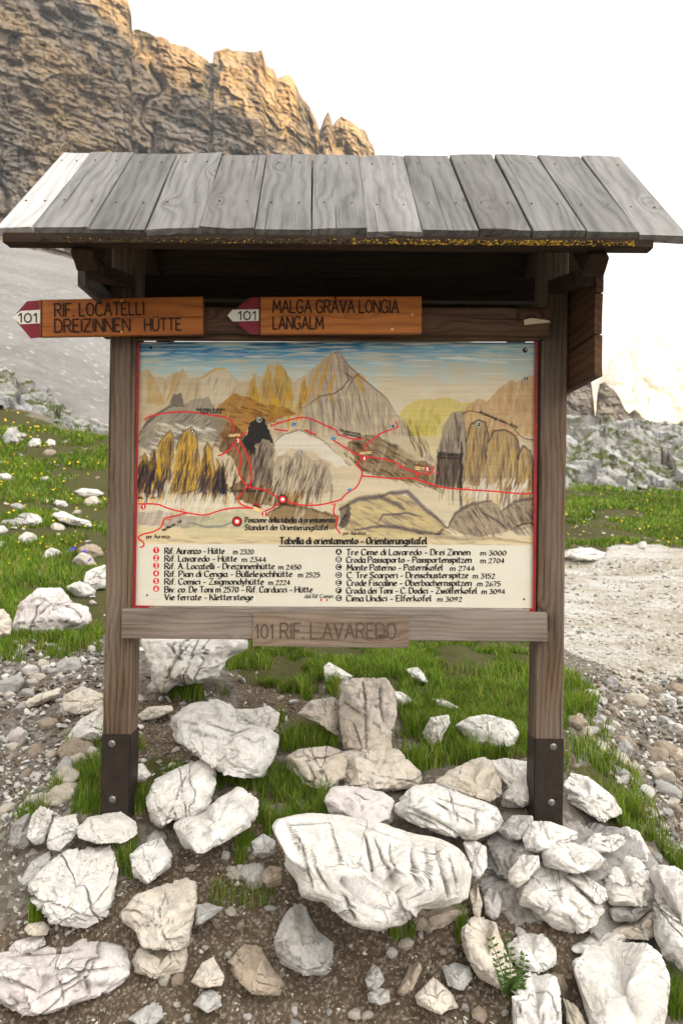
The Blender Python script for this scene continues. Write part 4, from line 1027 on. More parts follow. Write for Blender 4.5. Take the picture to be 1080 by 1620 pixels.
for x, y in ((342, 658), (441, 668), (521, 675), (485, 681), (288, 806), (267, 822), (357, 716), (380, 747), (424, 774), (489, 796), (546, 707), (631, 740), (690, 748), (738, 772), (796, 673), (528, 798), (846, 757)):
    for s in (-2.6, 1.2): det.add([U(a, b, DPN - .0014) for a, b in ((x + s, y + 1.2), (x + s + 1.8, y + 1.2), (x + s + 1.8, y - 1.2), (x + s, y - 1.2))], [(0, 1, 2, 3)], TRL)
for k, y in enumerate((870.5, 882.7, 894.8, 907, 919.2, 931.4)):
    spot(247.2, y, 4.9, TRL, .0006); write(det, str(k + 1), 245.5 + (0 if k else .9), 248.9 - (0 if k else .9), y + 3, 6.4, WH, pmap, .0012, .085, False)
for k, (ch, y) in enumerate(zip('ABCDEFG', (873, 885, 897, 909.5, 921.7, 934, 946.2))):
    spot(535.6, y, 5.0, INK, .0006); write(det, ch, 533.6, 537.6, y + 2.9, 6.0, WH, pmap, .0012, .08, False)
CAPH = 9.2
def row(s, x0, x1, base, cap=CAPH, wt=.105, **kw): write(det, s, x0, x1, base, cap, INK, pmap, .0012, wt, **kw)
for s, x0, x1, m, a, b, y in (('Rif. Auronzo - Hütte', 261, 355, 'm 2320', 369.5, 401, 876), ('Rif. Lavaredo - Hütte', 261, 374.5, 'm 2344', 383, 420.5, 888.2), ('Rif. A. Locatelli - Dreizinnenhütte', 261, 434, 'm 2450', 441, 476, 900.2),
        ('Rif. Pian di Cengia - Büllelejochhütte', 261, 462, 'm 2525', 472, 505.5, 912.4), ('Rif. Comici - Zsigmondyhütte', 261, 417, 'm 2224', 425, 458.5, 924.6), ('Biv. co. De Toni m 2570 - Rif. Carducci - Hütte', 261, 494, '', 0, 0, 937),
        ('Vie ferrate - Klettersteige', 261, 400, '', 0, 0, 949.2)):
    row(s, x0, x1, y)
    if m: row(m, a, b, y + .6, 7.8)
for s, x0, x1, m, a, b, y in (('Tre Cime di Lavaredo - Drei Zinnen', 548, 743, 'm 3000', 760, 800, 878), ('Croda Passaporto - Passportenspitzen', 548, 745, 'm 2704', 760, 797, 890), ('Monte Paterno - Paternkofel', 549, 699, 'm 2744', 712, 750, 902.2),
        ('C. Tre Scarperi - Dreischusterspitze', 549, 740, 'm 3152', 748, 782, 914.4), ('Crode Fiscaline - Oberbachernspitzen', 549, 745, 'm 2675', 755, 791, 926.6), ('Croda dei Toni - C. Dodici - Zwölferkofel', 548, 753, 'm 3094', 762, 798, 938.8), ('Cima Undici - Elferkofel', 548, 681, 'm 3092', 692, 730, 951)):
    row(s, x0, x1, y); row(m, a, b, y + .6, 7.8)
row('Tabella di orientamento - Orientierungstafel', 443, 674, 860.6, 10.5, .12)
ribbon(det, [(441, 864.0), (675, 864.8)], .7, INK, pmap, .0012)
row('Posizione della tabella di orientamento', 388, 530, 826.5, 8.2, .11); row('Standort der Orientierungstafel', 388, 518, 838.3, 8.2, .11)
row('per Auronzo', 232, 269, 851.5, 6, .09); row('per Auronzo', 543, 578, 846, 5.5, .09); row('......', 239, 254, 948, 6, .10); row('dal Rif Comici', 482, 527, 946, 6.2, .08)
for x in (508, 517): det.add([U(a, b, DPN - .0012) for a, b in ((x - 1.3, 951), (x + 1.3, 951), (x + 1.3, 947.5), (x - 1.3, 947.5))], [(0, 1, 2, 3)], TRL)
row('Val Marzon - Tal', 258, 291, 841, 4.6, .10, rot=-.48); row('Val campo di dentro', 311, 356, 649.5, 4.6, .11); row('Innerfeldtal', 318, 350, 653.8, 4.0, .11)
row('Forcella Lavaredo', 361, 418, 778.5, 4.6, .11); row('Val sasso vecchio', 537, 571, 682, 4.4, .10, rot=.20); row('Altensteintal', 542, 570, 687.5, 4.2, .10, rot=.20)
row('Val Fiscalina', 692, 724, 720.5, 4.4, .10, rot=.03); row('Fischleintal', 693, 724, 725.5, 4.2, .10, rot=.03); row('Strada degli Alpini - Steig', 758, 822, 653.5, 4.6, .09, rot=.38); row('Val Rin', 538, 560, 834, 5.2, .10, rot=-1.05)
for x, y, r in ((239, 550, 2.4), (830, 554, 4.0), (233, 941.5, 1.4), (828.5, 948, 1.6)): spot(x, y, r, INK, .0022)
spot(831.5, 553, 1.6, 8, .0028)
dv = np.vstack(det.v)
# back slab
Cn = np.array([U(*q, DPN) for q in (TL, TR, BR, BL)]); Cb = Cn + np.array([0, .012, 0])
allv = np.vstack([Pp, dv, Cn, Cb]); n0 = len(Pp); n1 = n0 + len(dv)
faces = [tuple(q) for q in fq.tolist()] + [tuple(i + n0 for i in q) for q in det.f] + [(n1 + 4, n1 + 5, n1 + 6, n1 + 7)] + [(n1 + i, n1 + 4 + i, n1 + 4 + (i + 1) % 4, n1 + (i + 1) % 4) for i in range(4)]
me = mesh_from('map_panel', allv, faces)
cols = np.zeros((len(allv), 3)) + .3; cols[:n0] = CANV.reshape(-1, 3); vcol(me, 'paint', cols)
o = link('map_panel', me, [MAT['map'], MAT['ink'], MAT['trail'], MAT['white'], MAT['blue'], MAT['red'], plain('hut_cream', srgb(222, 190, 130), .6), plain('hut_roof_brown', srgb(120, 72, 50), .6), MAT['bolt']], nb)
me.polygons.foreach_set('material_index', np.array([0] * len(fq) + det.m + [0] * 5, np.int32))
o['label'] = 'hand painted mountain trail map with red routes and a two column legend'
# red frame strips round the panel (left, right, two bottom corners)
def strip(name, q, d0, d1, mat, parent=nb):
    mb = MB(); f0 = [U(x, y, d0) for x, y in q]; f1 = [U(x, y, d1) for x, y in q]
    mb.add(f0 + f1, [(3, 2, 1, 0), (4, 5, 6, 7), (0, 1, 5, 4), (1, 2, 6, 5), (2, 3, 7, 6), (3, 0, 4, 7)]); return mb.build(name, [mat], parent)
strip('frame_strip', [(217.2, 541), (221.4, 541), (214.8, 960), (210.2, 960)], DPN - .012, DPN + .02, MAT['red'])
strip('frame_strip', [(845.6, 541), (850.2, 541), (846.6, 964), (842.0, 964)], DPN - .012, DPN + .02, MAT['red'])
strip('frame_strip', [(210.6, 957.5), (245, 958.2), (245, 962.8), (210.6, 962.4)], DPN - .020, DPN + .004, MAT['red'])
strip('frame_strip', [(827, 962.2), (846.5, 962.6), (846.5, 967.6), (827, 967.2)], DPN - .020, DPN + .004, MAT['red'])
strip('inner_batten', [(213.5, 541), (217.1, 541), (210.0, 962), (205.5, 962)], DPN - .006, DPN + .03, MAT['rail'])
strip('inner_batten', [(850.4, 541), (856, 541), (851, 966), (846.8, 966)], DPN - .002, DPN + .03, MAT['inner'])
# worn carving on the lower plank
kd = DP - .0535; km = panel_map(kd); kb = MB()
write(kb, '101 RIF. L.AVAREDO', 404, 626, 1010, 24, 0, km, .0006, .055, False)
kb.build('carved_lettering', [MAT['groove']], cp)

# ------------------------------------------------------------------ direction signs
def dir_sign(label, board, tip, white, seed, d, rows, num, screws, line_x):
    c = [sum(q[0] for q in board) / 4, sum(q[1] for q in board) / 4]
    e = empty('direction_sign', V3(c[0], max(q[1] for q in board), d).to_tuple(), label, 'sign', 'wooden direction signs on the upper rail')
    a = V3(board[0][0], (board[0][1] + board[3][1]) / 2, d + .012); b = V3(board[1][0], (board[1][1] + board[2][1]) / 2, d + .012)
    h = (board[3][1] - board[0][1] + board[2][1] - board[1][1]) / 2 * d / FPX
    pl = beam('sign_plank', a, b, h, .024, (0, 0, 1), MAT['sign'], e, seed=seed, nx=20, bev=.12, warp=.0006)
    pmx = panel_map(d - .0022)
    mb = MB()
    for s, x0, x1, y, cap, rot in rows: write(mb, s, x0, x1, y, cap, 0, pmx, .0004, .062, False, rot=rot)
    mb.build('lettering', [MAT['carve']], pl)
    for x, y in screws:
        sc_ = MB(); sc_.disc(U(x, y, d - .0024), .0055, 0, 14, (0, -1, 0), .002); sc_.build('screw', [MAT['brass']], pl)
    def prism(name, poly, d0, d1, mat, par):
        n = len(poly); m2 = MB(); m2.add([U(x, y, d0) for x, y in poly] + [U(x, y, d1) for x, y in poly], [tuple(range(n))[::-1], tuple(range(n, 2 * n))] + [(i, (i + 1) % n, n + (i + 1) % n, n + i) for i in range(n)]); return m2.build(name, [mat], par)
    t = prism('arrow_tip', tip, d, d + .024, MAT['signred'], e)
    w = prism('white_field', white, d - .0012, d + .002, MAT['signwhite'], t)
    m3 = MB(); s, x0, x1, y, cap = num; write(m3, s, x0, x1, y, cap, 0, panel_map(d - .0016), .0004, .07, False)
    ribbon(m3, line_x, .9, 0, panel_map(d - .0030), .0004)
    m3.build('number', [MAT['ink']], t)
    return e
dir_sign('orange brown wooden arrow sign lettered RIF. LOCATELLI DREIZINNEN HUTTE with a red 101 tip', [(66, 475.5), (322, 470.5), (322, 529.5), (66, 534)],
         [(21, 502), (43, 476.5), (65.2, 475), (65.2, 534), (49, 535.5)], [(19.5, 502), (33, 492), (64, 490), (64, 511.5), (33, 513)], 2, DP - .085,
         [('RIF. LOCATELLI', 87, 228, 500.5, 20, -.02), ('DREIZINNEN', 87, 206, 525.5, 20, -.015), ('HÜTTE', 229, 287, 523, 18.5, -.015)], ('101', 30, 59, 510, 15.5), ((193, 476), (193, 525)), [(65.6, 475.5), (65.6, 534)])
dir_sign('orange wooden arrow sign lettered MALGA GRAVA LONGIA LANGALM with a red 101 tip', [(411.5, 470.2), (666, 470.5), (666, 528.5), (411.5, 530)],
         [(361, 499), (384, 480), (396, 470.5), (410.6, 470), (410.6, 529.5), (396, 529)], [(360, 499), (368, 490), (409.4, 489.2), (409.4, 507.5), (368, 508.5)], 6, DP - .085,
         [('MALGA GRÀVA LONGIA', 432, 630, 494.5, 19.5, .0), ('LANGALM', 432, 511, 520.5, 19.5, .0)], ('101', 377, 405, 506, 14.5), ((652, 498), (620, 521)), [(411.0, 470.5), (411.0, 529.5)])
# ------------------------------------------------------------------ boulders, one object each
def ico(sub):
    t = (1 + 5 ** .5) / 2
    v = [(-1, t, 0), (1, t, 0), (-1, -t, 0), (1, -t, 0), (0, -1, t), (0, 1, t), (0, -1, -t), (0, 1, -t), (t, 0, -1), (t, 0, 1), (-t, 0, -1), (-t, 0, 1)]
    f = np.array([(0, 11, 5), (0, 5, 1), (0, 1, 7), (0, 7, 10), (0, 10, 11), (1, 5, 9), (5, 11, 4), (11, 10, 2), (10, 7, 6), (7, 1, 8), (3, 9, 4), (3, 4, 2), (3, 2, 6), (3, 6, 8), (3, 8, 9), (4, 9, 5), (2, 4, 11), (6, 2, 10), (8, 6, 7), (9, 8, 1)])
    v = np.array(v, float); v /= np.linalg.norm(v, axis=1)[:, None]
    for _ in range(sub):
        e = np.sort(np.concatenate([f[:, [0, 1]], f[:, [1, 2]], f[:, [2, 0]]]), 1)
        ue, inv = np.unique(e, axis=0, return_inverse=True); inv = inv.reshape(3, -1)
        m = v[ue].sum(1); m /= np.linalg.norm(m, axis=1)[:, None]; n = len(v); v = np.vstack([v, m])
        a, b, c = n + inv[0], n + inv[1], n + inv[2]
        f = np.concatenate([np.stack([f[:, 0], a, c], 1), np.stack([f[:, 1], b, a], 1), np.stack([f[:, 2], c, b], 1), np.stack([a, b, c], 1)])
    return v, f
ICO = {k: ico(k) for k in (1, 2, 3, 4, 5, 6)}

def shape_rock(p, dirs, size, seed, cuts=12, rough=1.0, bed=None, cracks=3, front=True, bedamt=.035):
    """chisel a rounded lump into a broken limestone block"""
    rg = np.random.default_rng(seed); q = p / size + seed * 1.37
    wobble = .022 * fbm(q * 2.6, 3, seed + 2) * size
    for k in range(cuts * 2):
        n = rg.normal(size=3)
        if front: n[1] = -abs(n[1]) - .25
        if front and k % 3 == 0: n[2] = abs(n[2]) + .7
        n /= np.linalg.norm(n); s = p @ n; d = s.max() * (rg.uniform(.60, .88) if k < cuts * .5 else rg.uniform(.80, .97))
        over = np.maximum(0, s - d + wobble * rg.uniform(.2, 1.2)); p = p - n * (over * rg.uniform(.86, 1.0))[:, None]
    q = p / size + seed * 1.37
    qw = q + .10 * np.stack([noise(q * 5, 11), noise(q * 5, 12), noise(q * 5, 13)], -1)
    h = .075 * chips(qw * 1.6, seed + 60) + .030 * chips(qw * np.array([4.0, 4.0, 5.0]), seed + 65) + .012 * chips(qw * 10, seed + 75) + .006 * fbm(q * 6, 4, seed + 4, .6) + .005 * fbm(q * 24, 3, seed + 9, .65)
    a2, b2, v2 = cell(q * np.array([5, 5, 7.5]) + .3 * noise(q * 6, seed)[:, None], seed + 30); h = h + .006 * v2
    h = h * rough; ck = np.zeros(len(p))
    if bed is not None:
        bn = np.array(bed, float); bn /= np.linalg.norm(bn)
        z = (p @ bn) / size * 8 + .55 * fbm(q * 1.3, 3, seed + 8); f = z - np.floor(z); ci = np.floor(z)
        on = sstep(-.15, .25, noise(q * 1.5 + ci[:, None] * 3.1, seed + 19))
        h = h + bedamt * (sstep(0, .85, f) - f) * .8 - bedamt * 1.9 * np.exp(-((f - .955) / .045) ** 2) * on
        ck = np.maximum(ck, np.exp(-((f - .955) / .085) ** 2) * on)
        cr2 = np.cross(bn, [0, 1, 0]); z2 = (p @ cr2) / size * 3.3 + .5 * fbm(q * 1.7, 3, seed + 28) + ci * .37; f2 = z2 - np.floor(z2)
        h = h - bedamt * .5 * np.exp(-((f2 - .9) / .03) ** 2) * (noise(q * 1.9, seed + 33) > .3)
    for k in range(cracks):
        n = rg.normal(size=3); n[1] *= .35; n /= np.linalg.norm(n); c = rg.normal(size=3) * .22 * size
        m0 = rg.random()
        dist = ((p - c) @ n) / size + .035 * fbm(q * 2.2, 4, seed + 50 + k)
        m = sstep(-.25, .1, noise(q * 1.7, seed + 70 + k))
        ck = np.maximum(ck, np.exp(-(dist / .010) ** 2) * m)
        h = h - (.05 * np.exp(-(dist / .009) ** 2) - .008 * np.sign(dist) * np.exp(-np.abs(dist) / .12)) * m
    shape_rock.crack = np.clip(ck * 1.2, 0, 1)
    return p + dirs * (h * size)[:, None]

def poly_rock(name, label, poly, mat, seed, thick=None, sub=5, bed=None, cracks=3, cuts=11, d=None, push=0.0, lean=None, rough=1.0, sq=.62, group=None, cat='rock', bedamt=.035, dc=None, lines=None):
    poly = [tuple(map(float, q)) for q in poly]
    xs = np.array([q[0] for q in poly]); ys = np.array([q[1] for q in poly])
    ymx = min(ys.max(), 1690); mxp = float(np.clip(xs.mean(), -400, 1500))
    d_c, d_b, d_t = (float(hit(mxp, q)[0]) for q in (min(ys.mean(), 1680), ymx, max(ys.min(), 602)))
    d0 = d if d is not None else d_b
    hgt = (ys.max() - ys.min()) * d0 / FPX; wid = (xs.max() - xs.min()) * d0 / FPX
    ty = thick if thick else .40 * math.sqrt(hgt * wid)
    if dc is None:
        dc = min(d_c - .12 * ty, d_b + .5 * ty)
        if d is not None: dc = min(dc, d + .45 * ty)
    lean = float(np.clip((d_t - d_b) / max(hgt, .01), .25, .8)) if lean is None else lean
    P = U(xs, ys, dc); x, z = P[:, 0], P[:, 2]
    A = 0; cx = cz = 0; n = len(x)
    for i in range(n):
        j = (i + 1) % n; cr_ = x[i] * z[j] - x[j] * z[i]; A += cr_; cx += (x[i] + x[j]) * cr_; cz += (z[i] + z[j]) * cr_
    cx /= 3 * A; cz /= 3 * A; A = abs(A) / 2; size = math.sqrt(A)
    th = np.linspace(-np.pi, np.pi, 721); ct, st_ = np.cos(th), np.sin(th); r = np.zeros_like(th)
    for i in range(n):
        j = (i + 1) % n; ax, az = x[i] - cx, z[i] - cz; bx, bz = x[j] - x[i], z[j] - z[i]
        den = ct * bz - st_ * bx; den = np.where(np.abs(den) < 1e-9, 1e-9, den)
        t = (ax * bz - az * bx) / den; s = (ax * st_ - az * ct) / den
        r = np.where((t > 0) & (s >= -.001) & (s <= 1.001), np.maximum(r, t), r)
    r = np.where(r == 0, size * .4, r)
    ker = np.hanning(13); ker /= ker.sum(); r = np.convolve(np.concatenate([r[-7:-1], r, r[1:7]]), ker, 'same')[6:-6]
    v, f = ICO[sub]
    the = np.arctan2(v[:, 2], v[:, 0]); rho = np.hypot(v[:, 0], v[:, 2])
    rr = np.interp(the, th, r); rs = rho ** sq; yv = np.sign(v[:, 1]) * np.abs(v[:, 1]) ** .8
    rr = rr * .985; p = np.stack([rr * rs * np.cos(the), ty * yv, rr * rs * np.sin(the)], -1)
    p[:, 1] += lean * p[:, 2]
    dirs = v / np.linalg.norm(v, axis=1)[:, None]
    p = shape_rock(p, dirs, size, seed, cuts, rough, bed, cracks, True, bedamt)
    c = Vector((cx, dc - CAM_D + push, cz))
    # refit the block about its own centre so that the chiselled outline keeps the traced one
    cpx, cpy = pix(np.array([[c.x, c.y, c.z]])); dx, dy = xs - cpx[0], ys - cpy[0]
    bins = np.linspace(-np.pi, np.pi, 73); tb = np.zeros(72); bc = (bins[:-1] + bins[1:]) / 2
    for i in range(n):
        j = (i + 1) % n; bx, by = dx[j] - dx[i], dy[j] - dy[i]; den = np.cos(bc) * by - np.sin(bc) * bx; den = np.where(np.abs(den) < 1e-9, 1e-9, den)
        t = (dx[i] * by - dy[i] * bx) / den; s_ = (dx[i] * np.sin(bc) - dy[i] * np.cos(bc)) / den
        tb = np.where((t > 0) & (s_ >= -.001) & (s_ <= 1.001), np.maximum(tb, t), tb)
    for it in range(3):
        ax_, ay_ = pix(p + np.array(c)); ax_, ay_ = ax_ - cpx[0], ay_ - cpy[0]
        ang = np.arctan2(ay_, ax_); k_ = np.clip(((ang + np.pi) / (2 * np.pi) * 72).astype(int), 0, 71); mxr = np.zeros(72); np.maximum.at(mxr, k_, np.hypot(ax_, ay_))
        ra = np.where((mxr > 1) & (tb > 1), tb / np.maximum(mxr, 1), 1.0); ra = np.clip(ra, .6, 1.7)
        ra = (np.roll(ra, 1) + 2 * ra + np.roll(ra, -1)) / 4
        sca = np.interp(ang, np.concatenate([[bc[-1] - 2 * np.pi], bc, [bc[0] + 2 * np.pi]]), np.concatenate([[ra[-1]], ra, [ra[0]]]))
        p[:, 0] *= sca; p[:, 2] *= sca
    ckm = shape_rock.crack
    if lines:
        for it, (l, wpx) in enumerate(lines):
            ax_, ay_ = pix(p + np.array(c)); (x0, y0), (x1, y1) = l; l2 = (x1 - x0) ** 2 + (y1 - y0) ** 2
            jx = 3.0 * noise(p * 14 + it, 5) + 1.2 * noise(p * 60 + it, 6); t = np.clip(((ax_ - x0) * (x1 - x0) + (ay_ - y0) * (y1 - y0)) / l2, 0, 1)
            dd = np.hypot(ax_ + jx - x0 - t * (x1 - x0), ay_ - y0 - t * (y1 - y0)); w_ = wpx * (1.05 - .8 * np.abs(2 * t - 1) ** 3)
            g_ = np.exp(-(dd / w_) ** 2) * (dirs[:, 1] < .25); p = p - dirs * (g_ * .016)[:, None]; ckm = np.maximum(ckm, g_)
    me = mesh_from(name, p, f, True); vcol(me, 'crack', ckm[:, None] * np.ones((1, 3)))
    o = link(name, me, mat, None, Matrix.Translation(c))
    return tag(o, label, cat, group)

